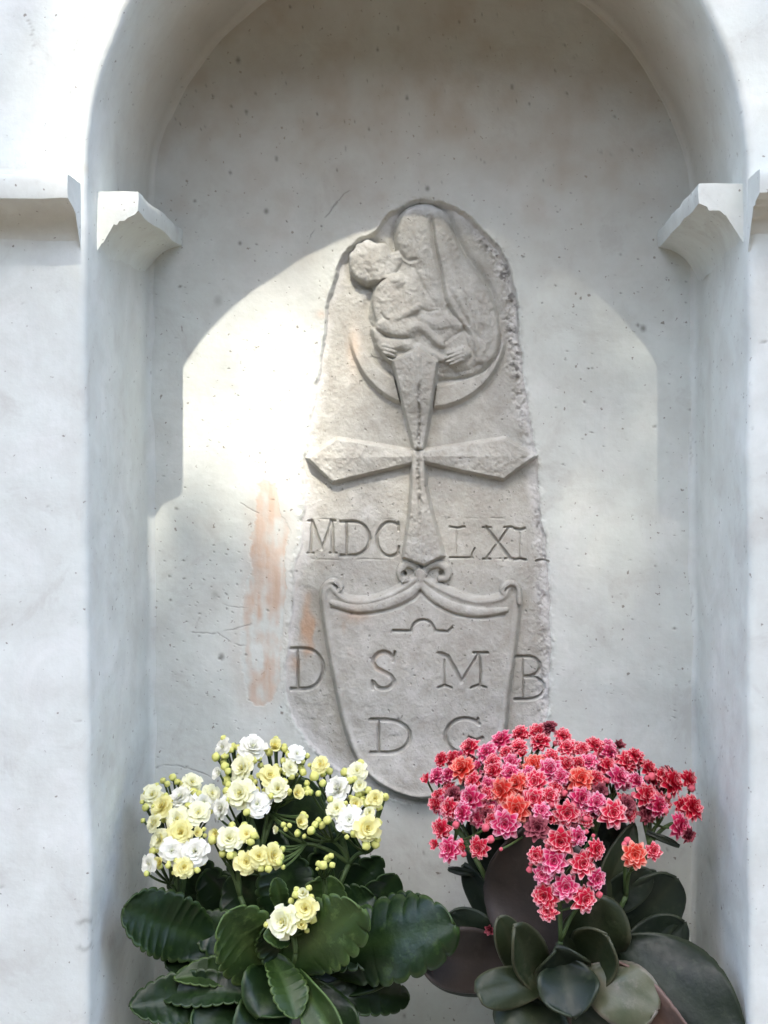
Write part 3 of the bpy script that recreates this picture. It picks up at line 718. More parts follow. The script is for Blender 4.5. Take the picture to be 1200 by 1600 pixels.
xl = [xe - 0.001, xe - 0.006] + [xe - 0.02 - 0.05 * i for i in range(6)] + [-1.0, -2.6]
moulding('impost_moulding', [((x, 0.003, CZ + 0.2185 - 0.0008 * math.sin(x * 70)), (0, -1.12, 0)) for x in xl], 'plaster moulding on the wall face left of the niche', 0.002, 3, tall=1.16)
xe2 = (1168 - 690) * WS
xr = [xe2 + 0.001, xe2 + 0.006] + [xe2 + 0.02 + 0.05 * i for i in range(6)] + [1.0, 2.6]
moulding('impost_moulding', [((x, 0.003, CZ + 0.2235), (0, -1.1, 0)) for x in xr], 'plaster moulding on the wall face right of the niche', 0.005, 9, tall=1.16)

# ------------------------------------------------------------------ plants
def tube_py(pts, radii, seg=8):
    vs = []; fs = []
    prev = None
    for i, p in enumerate(pts):
        p = Vector(p); d = (Vector(pts[min(i + 1, len(pts) - 1)]) - Vector(pts[max(i - 1, 0)])).normalized()
        a = d.orthogonal().normalized() if prev is None else (prev - d * prev.dot(d)).normalized()
        prev = a; b = d.cross(a)
        for k in range(seg):
            t = 2 * math.pi * k / seg; vs.append(p + (a * math.cos(t) + b * math.sin(t)) * radii[i])
    for i in range(len(pts) - 1):
        for k in range(seg): fs.append((i * seg + k, i * seg + (k + 1) % seg, (i + 1) * seg + (k + 1) % seg, (i + 1) * seg + k))
    fs.append(tuple(range(seg))[::-1]); fs.append(tuple((len(pts) - 1) * seg + k for k in range(seg)))
    return vs, fs
def bez(a, b, c, n=8):
    return [a * (1 - t) ** 2 + b * 2 * t * (1 - t) + c * t * t for t in [i / n for i in range(n + 1)]]

def floret_mesh(name, whorls, pet_w, pointed, mats, seed, closed=0.0):
    """a double flower facing +z, radius 1"""
    r_ = random.Random(seed); vs = []; fs = []; ed = []
    for wi, (n, ln, ang, z0) in enumerate(whorls):
        off = r_.random() * 6.28
        for k in range(n):
            th = off + 2 * math.pi * k / n + r_.uniform(-0.16, 0.16); L = ln * r_.uniform(0.86, 1.08); an = rad(ang + r_.uniform(-9, 9))
            W = pet_w * (0.6 + 0.4 * ln) * r_.uniform(0.9, 1.1)
            er = Vector((math.cos(th), math.sin(th), 0)); et = Vector((-math.sin(th), math.cos(th), 0)); ez = Vector((0, 0, 1))
            NR, NC = 5, 5; b0 = len(vs)
            pos = Vector((0, 0, z0)) + er * 0.06
            tw = r_.uniform(-0.15, 0.15)
            for i in range(NR):
                t = i / (NR - 1)
                a = an + (0.45 * t - 0.15) * (1 if wi else 0.5)          # 0 = upright, 90 deg = flat; curls outwards
                d = er * math.sin(a) + ez * math.cos(a)
                nrm = -er * math.cos(a) + ez * math.sin(a)
                if i: pos = pos + d * (L / (NR - 1))
                sh = math.sin(math.pi * min(1, (0.12 + 0.88 * t)) ** 0.8 * 0.93) if not pointed else (math.sin(math.pi * (0.1 + 0.9 * t) ** 0.85)) 
                hw = W * 0.5 * max(sh, 0.10 if t < 0.9 else (0.30 if pointed else 0.66))
                for j in range(NC):
                    u = -1 + 2 * j / (NC - 1)
                    q = pos + et * (u * hw) + nrm * (0.28 * hw * u * u + tw * u * hw)
                    if t > 0.9: q = q - d * (abs(u) ** 2 * L * 0.07)
                    vs.append(q); ed.append(max(t ** 1.6, abs(u) ** 3 * 0.9 * (0.3 + t)))
            for i in range(NR - 1):
                for j in range(NC - 1):
                    a_ = b0 + i * NC + j; fs.append((a_, a_ + 1, a_ + NC + 1, a_ + NC))
    # centre
    for k in range(4):
        a = k * 1.57 + r_.random()
        b0 = len(vs)
        c = Vector((0.05 * math.cos(a), 0.05 * math.sin(a), 0.32))
        for d in ((0.05, 0, 0), (-0.025, 0.045, 0), (-0.025, -0.045, 0), (0, 0, 0.09)): vs.append(c + Vector(d)); ed.append(0.0)
        fs += [(b0, b0 + 1, b0 + 3), (b0 + 1, b0 + 2, b0 + 3), (b0 + 2, b0, b0 + 3)]
    me = bpy.data.meshes.new(name); me.from_pydata([tuple(v) for v in vs], [], fs); me.update()
    me.polygons.foreach_set('use_smooth', [True] * len(fs))
    at = me.attributes.new('edge', 'FLOAT', 'POINT'); at.data.foreach_set('value', ed)
    me.materials.append(mats)
    return me
def bud_mesh(name, mat, green, seed=0, fat=1.0):
    vs = []; fs = []; fm = []; ed = []
    pr = [(0.0, 0.0), (0.28, 0.04), (0.42, 0.25), (0.46, 0.5), (0.62 * fat, 0.62), (0.74 * fat, 0.95), (0.70 * fat, 1.3), (0.45 * fat, 1.62), (0.12, 1.82), (0.0, 1.86)]
    S = 10
    for (r, z) in pr:
        for k in range(S):
            a = 2 * math.pi * k / S; lob = 1 + 0.09 * math.cos(4 * a + z) * (z > 0.5)
            vs.append((r * lob * math.cos(a), r * lob * math.sin(a), z - 0.9)); ed.append(min(1, z / 1.9))
    for i in range(len(pr) - 1):
        for k in range(S):
            fs.append((i * S + k, i * S + (k + 1) % S, (i + 1) * S + (k + 1) % S, (i + 1) * S + k)); fm.append(1 if pr[i + 1][1] <= 0.5 else 0)
    me = bpy.data.meshes.new(name); me.from_pydata(vs, [], fs); me.update(); me.polygons.foreach_set('use_smooth', [True] * len(fs))
    me.materials.append(mat); me.materials.append(green); me.polygons.foreach_set('material_index', fm)
    at = me.attributes.new('edge', 'FLOAT', 'POINT'); at.data.foreach_set('value', ed)
    return me
def place(me, name, parent, loc, nrm, size, spin=None, squash=1.0):
    o = bpy.data.objects.new(name, me); col.objects.link(o)
    q = Vector(nrm).normalized().to_track_quat('Z', 'Y') @ Matrix.Rotation(spin if spin is not None else random.uniform(0, 6.28), 3, 'Z').to_quaternion()
    loc = Vector(loc) - Vector(parent.location)
    o.parent = parent; o.location = loc; o.rotation_mode = 'QUATERNION'; o.rotation_quaternion = q; o.scale = (size, size, size * squash)
    return o
def leaf(parent, b, t, width, nrm, mat, bend=0.1, cup=0.15, scal=0.09, teeth=6, wide=0.62, thick=0.0016, wave=0.05, seed=0, label=None):
    r_ = random.Random(seed)
    B = Vector(b); T = Vector(t); a = (T - B); L = a.length; a.normalize()
    n = Vector(nrm); n = (n - a * n.dot(a)).normalized(); w_ = a.cross(n)
    NR, NC = (110 if scal > 0.06 else 36), 13; vs = []; fs = []; rib = []; mar = []
    p1 = wide; e1 = 1.25; e2 = e1 * (1 - p1) / p1
    mx = (p1 ** e1) * ((1 - p1) ** e2)
    ph = r_.uniform(0, 3)
    for i in range(NR):
        t_ = i / (NR - 1); tt = t_
        s = ((max(tt, 1e-4) ** e1) * (max(1 - tt, 0) ** e2) / mx) ** 0.62
        fr = (teeth * 1.5 * tt ** 1.1) % 1.0; lob = 1 - scal * (2.4 if scal > 0.06 else 1) * (1 - math.sqrt(max(0, 1 - (2 * fr - 1) ** 2))) ** 1.0 * min(1, max(0, (tt - 0.22) * 8)) * (0.7 + 0.3 * math.sin(ph + int(teeth * 1.5 * tt ** 1.1) * 2.3))
        hw = max(width * 0.5 * s * lob, (0.0022 if tt < 0.5 else 0.0012))
        for j in range(NC):
            u = -1 + 2 * j / (NC - 1); ua = math.copysign(abs(u) ** 0.8, u)
            endc = 0.0
            q = B + a * (L * tt) + w_ * (ua * hw) + n * (bend * L * (1 - (2 * tt - 1) ** 2) + cup * width * 0.5 * s * ua * ua
                 + wave * width * math.sin(tt * 9 + ph + u * 1.5) * abs(ua) ** 2 - 0.0012 * math.exp(-(u / 0.12) ** 2) * s
                 + 0.009 * width * abs(math.sin(tt * 13 + ph - abs(u) * 3.2)) ** 0.6 * math.sin(math.pi * min(1, abs(u) * 1.02)))
            vs.append(q - Vector(parent.location)); rib.append(math.exp(-(u / 0.13) ** 2) * (1 - 0.6 * tt)); mar.append(1.0 if abs(u) > 0.95 or tt > 0.985 else 0.0)
    for i in range(NR - 1):
        for j in range(NC - 1):
            k = i * NC + j; fs.append((k, k + 1, k + NC + 1, k + NC))
    o = mesh_py('leaf', vs, fs, mat, parent, True, {'rib': rib, 'margin': mar})
    md = o.modifiers.new('thickness', 'SOLIDIFY'); md.thickness = thick; md.offset = 0
    if label: o['label'] = label
    return o
def pot(parent, c, r_top, r_bot, h):
    pr = [(r_bot * 0.96, 0.0), (r_bot, 0.004), (r_top * 0.93, h * 0.8), (r_top * 0.94, h * 0.805), (r_top, h * 0.81), (r_top * 1.02, h * 0.985), (r_top * 1.01, h), (r_top * 0.97, h), (r_top * 0.955, h * 0.97), (r_top * 0.90, h * 0.6)]
    S = 48; vs = []; fs = []
    for r, z in pr:
        for k in range(S): vs.append((r * math.cos(2 * math.pi * k / S), r * math.sin(2 * math.pi * k / S), z))
    for i in range(len(pr) - 1):
        for k in range(S): fs.append((i * S + k, i * S + (k + 1) % S, (i + 1) * S + (k + 1) % S, (i + 1) * S + k))
    fs.append(tuple(range(S))[::-1])
    mesh_py('pot', vs, fs, M_POT, parent, True)
    vs = [(0, 0, h * 0.92)]; fs = []
    for ri in range(1, 7):
        for k in range(S):
            r = r_top * 0.955 * ri / 6; vs.append((r * math.cos(2 * math.pi * k / S), r * math.sin(2 * math.pi * k / S), h * 0.9 + random.uniform(-0.002, 0.003)))
    for k in range(S): fs.append((0, 1 + k, 1 + (k + 1) % S))
    for ri in range(5):
        for k in range(S): fs.append((1 + ri * S + k, 1 + ri * S + (k + 1) % S, 1 + (ri + 1) * S + (k + 1) % S, 1 + (ri + 1) * S + k))
    mesh_py('soil', vs, fs, M_SOIL, parent, True)

# --- the yellow and white flowering plant
W_IN, Y_IN = (0.86, 0.87, 0.80), (0.86, 0.78, 0.36)
mpw = mat_petal('white_petal', (0.80, 0.84, 0.50), (0.90, 0.90, 0.82), sharp=0.35)
mpc = mat_petal('cream_petal', (0.86, 0.82, 0.30), (0.90, 0.90, 0.66), sharp=0.55)
mpy = mat_petal('yellow_petal', (0.84, 0.72, 0.17), (0.90, 0.87, 0.44), sharp=0.6)
mbud = mat_petal('yellow_bud_skin', (0.30, 0.44, 0.08), (0.80, 0.80, 0.26), sharp=0.6)
WH = [(4, 0.34, 12, 0.10), (5, 0.52, 28, 0.06), (6, 0.72, 46, 0.02), (7, 0.92, 64, -0.03), (8, 1.06, 80, -0.10)]
yel = {c: [floret_mesh('flower_' + c, WH, 0.98, False, m, 11 + i) for i in range(3)] for c, m in (('w', mpw), ('c', mpc), ('y', mpy))}
small = {c: [floret_mesh('opening_flower_' + c, [(4, 0.5, 8, 0.1), (5, 0.8, 20, 0.02), (5, 0.95, 38, -0.05)], 1.0, False, m, 31 + i) for i in range(2)] for c, m in (('w', mpw), ('c', mpc), ('y', mpy))}
budy = bud_mesh('yellow_bud', mbud, M_STEM)
Ydep = lambda x, y: 0.0
yplant = thing('potted_plant', 'potted plant with cream, white and yellow blossoms and scalloped dark leaves', 'potted plant', (P(452, 1500, 0.095).x, 0.105, SILL))
YB = Vector(yplant.location) + Vector((0, 0, 0.11))
pot(yplant, None, 0.055, 0.040, 0.118)
yfl = [(238, 1243, 17, 'c'), (253, 1260, 17, 'y'), (282, 1247, 20, 'w'), (300, 1223, 15, 'c'), (277, 1281, 18, 'c'), (282, 1301, 18, 'y'), (310, 1270, 18, 'c'), (318, 1254, 15, 'w'), (241, 1287, 15, 'c'),
 (250, 1313, 16, 'c'), (268, 1330, 18, 'w'), (305, 1331, 21, 'w'), (233, 1350, 15, 'w'), (250, 1349, 11, 'y'), (287, 1356, 15, 'y'), (331, 1240, 14, 'c'), (308, 1302, 10, 'y'),
 (348, 1168, 14, 'w'), (395, 1168, 20, 'w'), (378, 1201, 20, 'c'), (342, 1208, 12, 'w'), (375, 1241, 21, 'c'), (346, 1263, 15, 'w'), (402, 1257, 19, 'w'), (358, 1311, 18, 'c'), (338, 1303, 12, 'y'),
 (385, 1303, 14, 'y'), (385, 1348, 18, 'y'), (405, 1338, 14, 'y'), (429, 1167, 12, 'y'), (464, 1178, 13, 'w'), (422, 1212, 16, 'y'), (434, 1233, 16, 'c'), (453, 1200, 13, 'c'), (464, 1240, 12, 'y'),
 (426, 1337, 17, 'y'), (501, 1195, 14, 'y'), (528, 1232, 20, 'w'), (558, 1205, 14, 'c'), (562, 1228, 12, 'c'), (586, 1248, 13, 'y'), (526, 1264, 15, 'c'), (546, 1281, 20, 'w'), (574, 1295, 18, 'y'), (577, 1270, 12, 'c'),
 (468, 1285, 12, 'y'), (434, 1296, 9, 'c'), (555, 1257, 12, 'y'), (443, 1441, 24, 'c'), (477, 1420, 18, 'y'), (474, 1396, 10, 'c'), (471, 1446, 10, 'y')]
def ydepth(x, y):
    if y > 1380: return 0.035
    if x < 345 and y > 1215: return 0.125 - 0.0005 * (y - 1215)
    if x > 480: return 0.120 - 0.0004 * (y - 1190)
    return 0.140 - 0.00045 * (y - 1160)
ycl = {'a': (282, 1420, 0.110), 'b': (408, 1330, 0.115), 'c': (375, 1400, 0.085), 'd': (545, 1350, 0.105), 'e': (462, 1490, 0.045), 'f': (508, 1400, 0.085)}
def ygroup(x, y):
    if y > 1380: return 'e'
    if x < 332 and y > 1212: return 'a'
    if x > 480: return 'd'
    if y > 1290: return 'c' if x < 430 else 'd'
    return 'b'
pts_y = []
for i, (x, y, r, c) in enumerate(yfl):
    dep = ydepth(x, y) + random.uniform(-0.006, 0.004); p = P(x, y, dep)
    g_ = ycl[ygroup(x, y)]; up = max(0.1, (g_[1] - y) / 130.0)
    n = Vector(((x - g_[0]) / 95.0 + random.uniform(-0.4, 0.4), -1.0 + random.uniform(-0.1, 0.25), 0.25 + 0.38 * up + random.uniform(-0.12, 0.12)))
    ms = (small if r < 13 else yel)[c]
    place(ms[i % len(ms)], 'blossom', yplant, p, n, r * 1.09 * PS(dep) * (1 if r >= 13 else 1.15) * random.uniform(0.92, 1.06), None, random.uniform(0.7, 1.15))
    pts_y.append((x, y, p, ygroup(x, y), r))
# buds round them
ybuds = [(492, 1213, 8), (376, 1170, 5), (365, 1167, 6), (372, 1168, 5), (362, 1172, 5), (338, 1183, 7), (353, 1181, 6), (352, 1198, 7), (350, 1190, 6), (355, 1220, 8), (391, 1217, 6), (398, 1222, 5), (354, 1236, 6), (401, 1235, 6), (407, 1196, 5),
 (405, 1212, 5), (421, 1176, 6), (432, 1168, 7), (444, 1170, 6), (451, 1179, 6), (443, 1190, 6), (460, 1188, 5), (437, 1204, 5), (446, 1207, 5), (470, 1200, 6), (472, 1190, 5), (473, 1207, 6), (444, 1222, 6), (450, 1238, 6), (424, 1244, 5), (414, 1236, 5),
 (255, 1220, 5), (262, 1225, 5), (270, 1215, 6), (277, 1222, 5), (245, 1228, 5), (281, 1225, 5), (238, 1232, 5), (228, 1262, 6), (302, 1237, 6), (311, 1240, 5), (326, 1250, 6), (229, 1240, 5), (246, 1275, 5), (300, 1286, 6), (257, 1281, 5), (239, 1330, 6),
 (263, 1353, 5), (308, 1360, 5), (283, 1338, 6), (260, 1300, 4), (331, 1313, 7), (363, 1290, 6), (348, 1334, 6), (365, 1336, 6), (360, 1337, 6), (392, 1316, 6), (397, 1306, 6), (419, 1358, 6), (437, 1348, 6), (440, 1340, 6), (443, 1355, 4), (407, 1357, 6), (382, 1290, 6),
 (515, 1205, 6), (505, 1224, 6), (480, 1233, 5), (486, 1238, 5), (479, 1224, 5), (498, 1240, 5), (539, 1207, 7), (548, 1216, 7), (566, 1241, 6), (567, 1215, 5), (552, 1250, 6), (573, 1256, 6), (575, 1235, 6), (512, 1282, 7), (503, 1290, 6), (498, 1282, 5), (493, 1289, 6), (487, 1298, 7),
 (540, 1297, 7), (553, 1303, 6), (542, 1308, 4), (590, 1286, 7), (572, 1322, 7), (586, 1320, 7), (589, 1312, 6), (593, 1262, 5), (466, 1302, 6), (476, 1307, 4), (447, 1296, 4), (452, 1290, 4),
 (505, 1352, 7), (512, 1342, 6), (519, 1352, 5), (498, 1350, 5), (517, 1338, 5), (496, 1358, 3), (488, 1437, 7), (450, 1458, 6), (486, 1402, 5), (462, 1398, 6), (455, 1408, 5), (484, 1410, 5)]
rb = random.Random(4)
for (x, y, r, c) in yfl:
    for _ in range(2 if y < 1400 else 1):
        a = rb.uniform(0, 6.28); ybuds.append((x + math.cos(a) * (r + 3), y + math.sin(a) * (r + 2) * 0.9, rb.uniform(3.2, 6.2)))
for x, y, r in ybuds:
    gk = ygroup(x, y) if not (y > 1325 and y < 1380 and 490 < x < 530) else 'f'
    dep = ydepth(x, y) + random.uniform(-0.002, 0.010); g_ = ycl[gk]
    n = Vector(((x - g_[0]) / 60.0, -0.8 + random.uniform(-0.4, 0.3), 0.8 + random.uniform(-0.5, 0.4)))
    p = P(x, y, dep); place(budy, 'bud', yplant, p, n, r * 1.4 * PS(dep), None, 0.85)
    pts_y.append((x, y, p, gk, r))
def stalks(plant, pts, clusters, base, name='flower_stem'):
    for gk, (gx_, gy_, gd) in clusters.items():
        node = P(gx_, gy_, gd); vs = []; fs = []
        def add(v2, f2):
            o_ = len(vs); vs.extend(v2); fs.extend([tuple(i + o_ for i in f) for f in f2])
        start = base + Vector((random.uniform(-0.012, 0.012), random.uniform(-0.012, 0.012), -0.02))
        mid = Vector((node.x * 0.45 + start.x * 0.55, (node.y + start.y) / 2, node.z * 0.5 + start.z * 0.5)) + Vector((0, -0.01, 0))
        add(*tube_py(bez(start, mid, node, 12), [0.0036 - 0.0013 * i / 12 for i in range(13)]))
        mine = [q for q in pts if q[3] == gk]
        if not mine: continue
        # a few sub nodes, each carries the flowers nearest to it
        k = max(2, min(7, len(mine) // 6)); rr = random.Random(len(mine)); subs = [mine[int(i * len(mine) / k)] for i in range(k)]
        nodes = []
        for s in subs:
            e = s[2].lerp(node, 0.38) + Vector((0, 0.010, -0.004))
            add(*tube_py(bez(node, node.lerp(e, 0.5) + Vector((0, 0.004, 0.006)), e, 6), [0.0022 - 0.0006 * i / 6 for i in range(7)], 6)); nodes.append((e, s))
        for q in mine:
            e, s = min(nodes, key=lambda z: (z[1][2] - q[2]).length)
            m_ = e.lerp(q[2], 0.6) + Vector((0, 0.006, -0.006))
            add(*tube_py(bez(e, m_, q[2] + Vector((0, 0.003, -0.001)), 5), [0.0011] * 6, 5))
        o = mesh_py(name, [v - Vector(plant.location) for v in vs], fs, M_STEM, plant, True)
stalks(yplant, pts_y, ycl, YB)
mly = mat_leaf('dark_green_leaf', (0.005, 0.015, 0.004), (0.011, 0.026, 0.007), 0.36, (0.035, 0.065, 0.016))
mly2 = mat_leaf('mid_green_leaf', (0.014, 0.032, 0.006), (0.026, 0.052, 0.010), 0.42, (0.08, 0.13, 0.035))
# base px, base depth, tip px, tip depth, width px, normal, mat, bend, cup
yl_ = [
 ((352, 1482), .080, (193, 1418), .035, 104, (0.1, -1, 0.55), 0, -0.05, 0.22, 0.10, 8),
 ((395, 1490), .125, (282, 1345), .135, 112, (-0.3, -1, 0.25), 0, 0.05, 0.2, 0.12, 7),
 ((440, 1468), .090, (258, 1508), .060, 62, (-0.1, -1, 0.9), 0, -0.08, 0.3, 0.10, 7),
 ((425, 1530), .080, (272, 1530), .045, 50, (0.0, -0.8, 1.0), 1, 0.10, 0.3, 0.10, 7),
 ((420, 1550), .085, (203, 1574), .030, 84, (-0.05, -1, 0.7), 0, 0.05, 0.25, 0.13, 9),
 ((448, 1560), .065, (352, 1428), .020, 112, (0.25, -1, 0.35), 1, -0.06, 0.2, 0.12, 6),
 ((420, 1490), .060, (462, 1592), .015, 62, (0.5, -0.8, 0.6), 1, 0.10, 0.3, 0.10, 6),
 ((440, 1512), .060, (566, 1420), .020, 112, (-0.15, -1, 0.30), 1, 0.05, -0.12, 0.13, 6),
 ((492, 1500), .085, (712, 1446), .025, 132, (0.05, -1, 0.55), 0, 0.09, -0.2, 0.10, 6),
 ((490, 1450), .120, (596, 1340), .120, 66, (0.35, -1, 0.3), 0, 0.05, 0.15, 0.20, 5),
 ((545, 1470), .120, (618, 1366), .115, 70, (0.3, -1, 0.2), 0, 0.03, 0.2, 0.14, 4),
 ((560, 1440), .110, (676, 1420), .090, 70, (0.1, -1, 0.4), 0, 0.03, 0.1, 0.14, 5),
 ((462, 1535), .095, (618, 1512), .060, 66, (0.1, -0.9, 0.7), 0, -0.07, 0.2, 0.04, 5),
 ((452, 1500), .070, (405, 1590), .020, 104, (0.1, -1, 0.5), 0, 0.06, 0.2, 0.05, 5),
 ((462, 1512), .050, (540, 1640), .005, 58, (-0.5, -1, 0.4), 1, 0.06, 0.45, 0.0, 5),
 ((440, 1535), .080, (300, 1612), .020, 84, (0.0, -1, 0.8), 0, 0.03, 0.2, 0.06, 6),
 ((440, 1530), .070, (385, 1650), .010, 90, (0.2, -1, 0.6), 0, 0.05, 0.2, 0.06, 6),
 ((458, 1530), .070, (555, 1625), .040, 70, (0.2, -1, 0.6), 0, 0.05, 0.2, 0.06, 6),
 ((440, 1500), .130, (392, 1262), .150, 112, (-0.1, -1, 0.1), 0, 0.03, 0.15, 0.10, 7),
 ((462, 1500), .135, (470, 1215), .160, 118, (0.1, -1, 0.1), 0, 0.03, 0.15, 0.10, 7),
 ((470, 1490), .125, (540, 1300), .145, 96, (0.2, -1, 0.1), 0, 0.03, 0.15, 0.10, 7),
 ((430, 1500), .120, (318, 1362), .120, 84, (-0.1, -1, 0.2), 0, 0.03, 0.15, 0.10, 6),
 ((450, 1490), .100, (360, 1370), .100, 92, (-0.1, -1, 0.2), 0, 0.03, 0.15, 0.08, 6),
 ((460, 1480), .095, (440, 1330), .105, 96, (0.1, -1, 0.2), 0, 0.03, 0.15, 0.08, 6),
 ((470, 1490), .095, (520, 1370), .095, 84, (0.1, -1, 0.2), 1, 0.03, 0.15, 0.08, 6),
 ((455, 1520), .150, (350, 1480), .190, 90, (-0.1, -1, 0.5), 0, 0.03, 0.15, 0.08, 6),
 ((465, 1520), .150, (560, 1480), .180, 90, (0.1, -1, 0.5), 0, 0.03, 0.15, 0.08, 6),
 ((440, 1500), .100, (300, 1440), .080, 78, (-0.2, -1, 0.5), 0, 0.08, 0.2, 0.12, 7),
 ((450, 1520), .060, (420, 1440), .045, 70, (0.3, -1, 0.2), 0, -0.05, 0.3, 0.12, 6),
 ((470, 1500), .070, (620, 1470), .075, 92, (0.2, -0.8, 0.8), 0, 0.10, 0.2, 0.12, 6),
 ((470, 1560), .060, (640, 1560), .090, 60, (0.2, -0.8, 0.5), 0, 0.10, 0.2, 0.12, 6),
 ((430, 1560), .050, (250, 1555), .050, 60, (-0.2, -0.8, 0.9), 0, 0.12, 0.3, 0.12, 7),
 ((470, 1460), .100, (585, 1400), .100, 80, (0.2, -1, 0.4), 0, 0.03, 0.2, 0.16, 6),
 ((440, 1420), .070, (430, 1372), .060, 30, (0.2, -1, 0.5), 1, 0.1, 0.1, 0.10, 4),
 ((452, 1470), .050, (412, 1462), .025, 34, (0.0, -1, 0.6), 1, 0.1, 0.2, 0.12, 4),
]
for i, (b, bd, t, td, wpx, n, mi, be, cu, sc, te) in enumerate(yl_):
    leaf(yplant, P(*b, bd), P(*t, td), wpx * PS((bd + td) / 2), n, (mly, mly2)[mi], be, cu, sc, te, 0.60, 0.0014, 0.075, i)

# --- the pink flowering plant
mr = mat_petal('rose_red_petal', (0.70, 0.022, 0.065), (0.92, 0.56, 0.56), (0.62, 0.015, 0.03), 0.97)
mm = mat_petal('magenta_petal', (0.70, 0.035, 0.16), (0.92, 0.60, 0.68), (0.66, 0.02, 0.06), 0.95)
mo_ = mat_petal('coral_petal', (0.76, 0.060, 0.035), (0.92, 0.50, 0.38), (0.7, 0.03, 0.06), 0.97)
md_ = mat_petal('dark_red_petal', (0.16, 0.015, 0.03), (0.45, 0.12, 0.14), (0.1, 0.01, 0.02), 0.8)  # darker red variant for some blossoms
mbp = mat_petal('pink_bud_skin', (0.42, 0.10, 0.08), (0.78, 0.16, 0.20), sharp=0.5)
WP = [(4, 0.36, 10, 0.16), (5, 0.54, 26, 0.12), (6, 0.70, 42, 0.08), (7, 0.86, 58, 0.0), (8, 1.0, 72, -0.08), (8, 1.02, 88, -0.16)]
pk = {c: [floret_mesh('flower_' + c, WP, 0.66, True, m, 51 + i) for i in range(4)] for c, m in (('r', mr), ('m', mm), ('o', mo_), ('d', md_))}
pks = {c: [floret_mesh('opening_flower_' + c, [(4, 0.5, 6, 0.1), (5, 0.8, 18, 0.02), (6, 0.98, 38, -0.05)], 0.8, True, m, 71 + i) for i in range(2)] for c, m in (('r', mr), ('m', mm), ('o', mo_), ('d', md_))}
budp = bud_mesh('pink_bud', mbp, M_STEM)
pplant = thing('potted_plant', 'potted plant with a dome of pink and red blossoms and smooth rounded leaves', 'potted plant', (P(872, 1500, 0.095).x, 0.105, SILL))
PB = Vector(pplant.location) + Vector((0, 0, 0.10))
pot(pplant, None, 0.052, 0.038, 0.108)
pfl = [(667, 1218, 10, 'r'), (683, 1212, 14, 'm'), (689, 1187, 13, 'r'), (707, 1185, 14, 'r'), (723, 1202, 18, 'o'), (734, 1168, 14, 'r'), (700, 1210, 12, 'm'), (738, 1222, 15, 'r'), (736, 1248, 19, 'm'), (759, 1176, 15, 'm'),
 (769, 1191, 14, 'r'), (771, 1206, 14, 'r'), (748, 1199, 11, 'm'), (782, 1156, 17, 'm'), (813, 1147, 14, 'r'), (840, 1145, 15, 'r'), (857, 1136, 12, 'd'), (809, 1168, 14, 'r'), (844, 1159, 17, 'r'), (817, 1180, 11, 'r'),
 (834, 1195, 16, 'o'), (798, 1191, 13, 'm'), (796, 1208, 15, 'm'), (859, 1204, 18, 'm'), (807, 1225, 18, 'o'), (836, 1223, 17, 'r'), (784, 1237, 19, 'o'), (761, 1227, 13, 'm'), (834, 1250, 19, 'r'), (807, 1266, 20, 'o'),
 (790, 1289, 21, 'm'), (847, 1268, 14, 'm'), (859, 1245, 14, 'r'), (840, 1294, 17, 'd'), (702, 1262, 16, 'r'), (723, 1270, 14, 'm'), (707, 1241, 13, 'd'), (690, 1296, 15, 'r'), (702, 1327, 19, 'm'), (681, 1320, 11, 'r'),
 (748, 1325, 17, 'r'), (725, 1323, 10, 'r'), (880, 1150, 13, 'r'), (886, 1168, 16, 'r'), (910, 1171, 12, 'r'), (930, 1164, 13, 'r'), (920, 1190, 14, 'm'), (886, 1196, 16, 'r'), (908, 1218, 18, 'o'), (932, 1218, 14, 'r'),
 (952, 1175, 14, 'm'), (966, 1167, 11, 'd'), (950, 1197, 15, 'r'), (980, 1191, 17, 'r'), (968, 1214, 18, 'm'), (994, 1220, 14, 'm'), (1014, 1201, 15, 'r'), (992, 1181, 13, 'r'), (1050, 1222, 20, 'r'), (1076, 1218, 14, 'r'),
 (1010, 1242, 17, 'r'), (1028, 1260, 16, 'm'), (908, 1248, 18, 'm'), (932, 1256, 16, 'm'), (886, 1272, 19, 'r'), (958, 1272, 20, 'r'), (980, 1258, 13, 'd'), (1082, 1262, 19, 'r'), (1062, 1290, 18, 'm'), (1076, 1305, 12, 'd'),
 (992, 1336, 18, 'o'), (1021, 1330, 13, 'r'), (876, 1214, 12, 'm'), (876, 1315, 20, 'r'), (902, 1307, 15, 'm'), (931, 1328, 16, 'r'), (838, 1337, 13, 'r'), (865, 1346, 20, 'm'), (910, 1350, 20, 'r'), (848, 1367, 16, 'm'),
 (884, 1387, 20, 'm'), (932, 1374, 15, 'm'), (852, 1400, 19, 'r'), (913, 1406, 18, 'r'), (856, 1424, 15, 'r'), (766, 1453, 10, 'd'), (868, 1230, 12, 'r'), (862, 1182, 13, 'r'), (1034, 1212, 12, 'r'), (720, 1182, 11, 'm'), (904, 1193, 12, 'r'), (760, 1240, 12, 'r'), (938, 1236, 12, 'd'), (790, 1175, 12, 'r'), (826, 1208, 12, 'm')]
front_cl = lambda x, y: (815 < x < 945 and y > 1300)
def pdepth(x, y):
    if front_cl(x, y): return 0.020 - 0.00004 * (y - 1300)
    if y > 1440: return 0.06
    e = ((x - 875) / 210) ** 2
    return 0.150 - 0.00062 * (y - 1140) + 0.012 * e
pcl = {'l': (742, 1340, 0.095), 'm': (840, 1300, 0.095), 'r': (930, 1300, 0.095), 's': (1015, 1320, 0.090), 'q': (978, 1400, 0.075), 'f': (876, 1470, 0.040), 't': (785, 1470, 0.07)}
def pgroup(x, y):
    if front_cl(x, y): return 'f'
    if y > 1440: return 't'
    if 970 < x < 1040 and y > 1305: return 'q'
    if x < 760: return 'l'
    if x < 880: return 'm'
    if x < 985: return 'r'
    return 's'
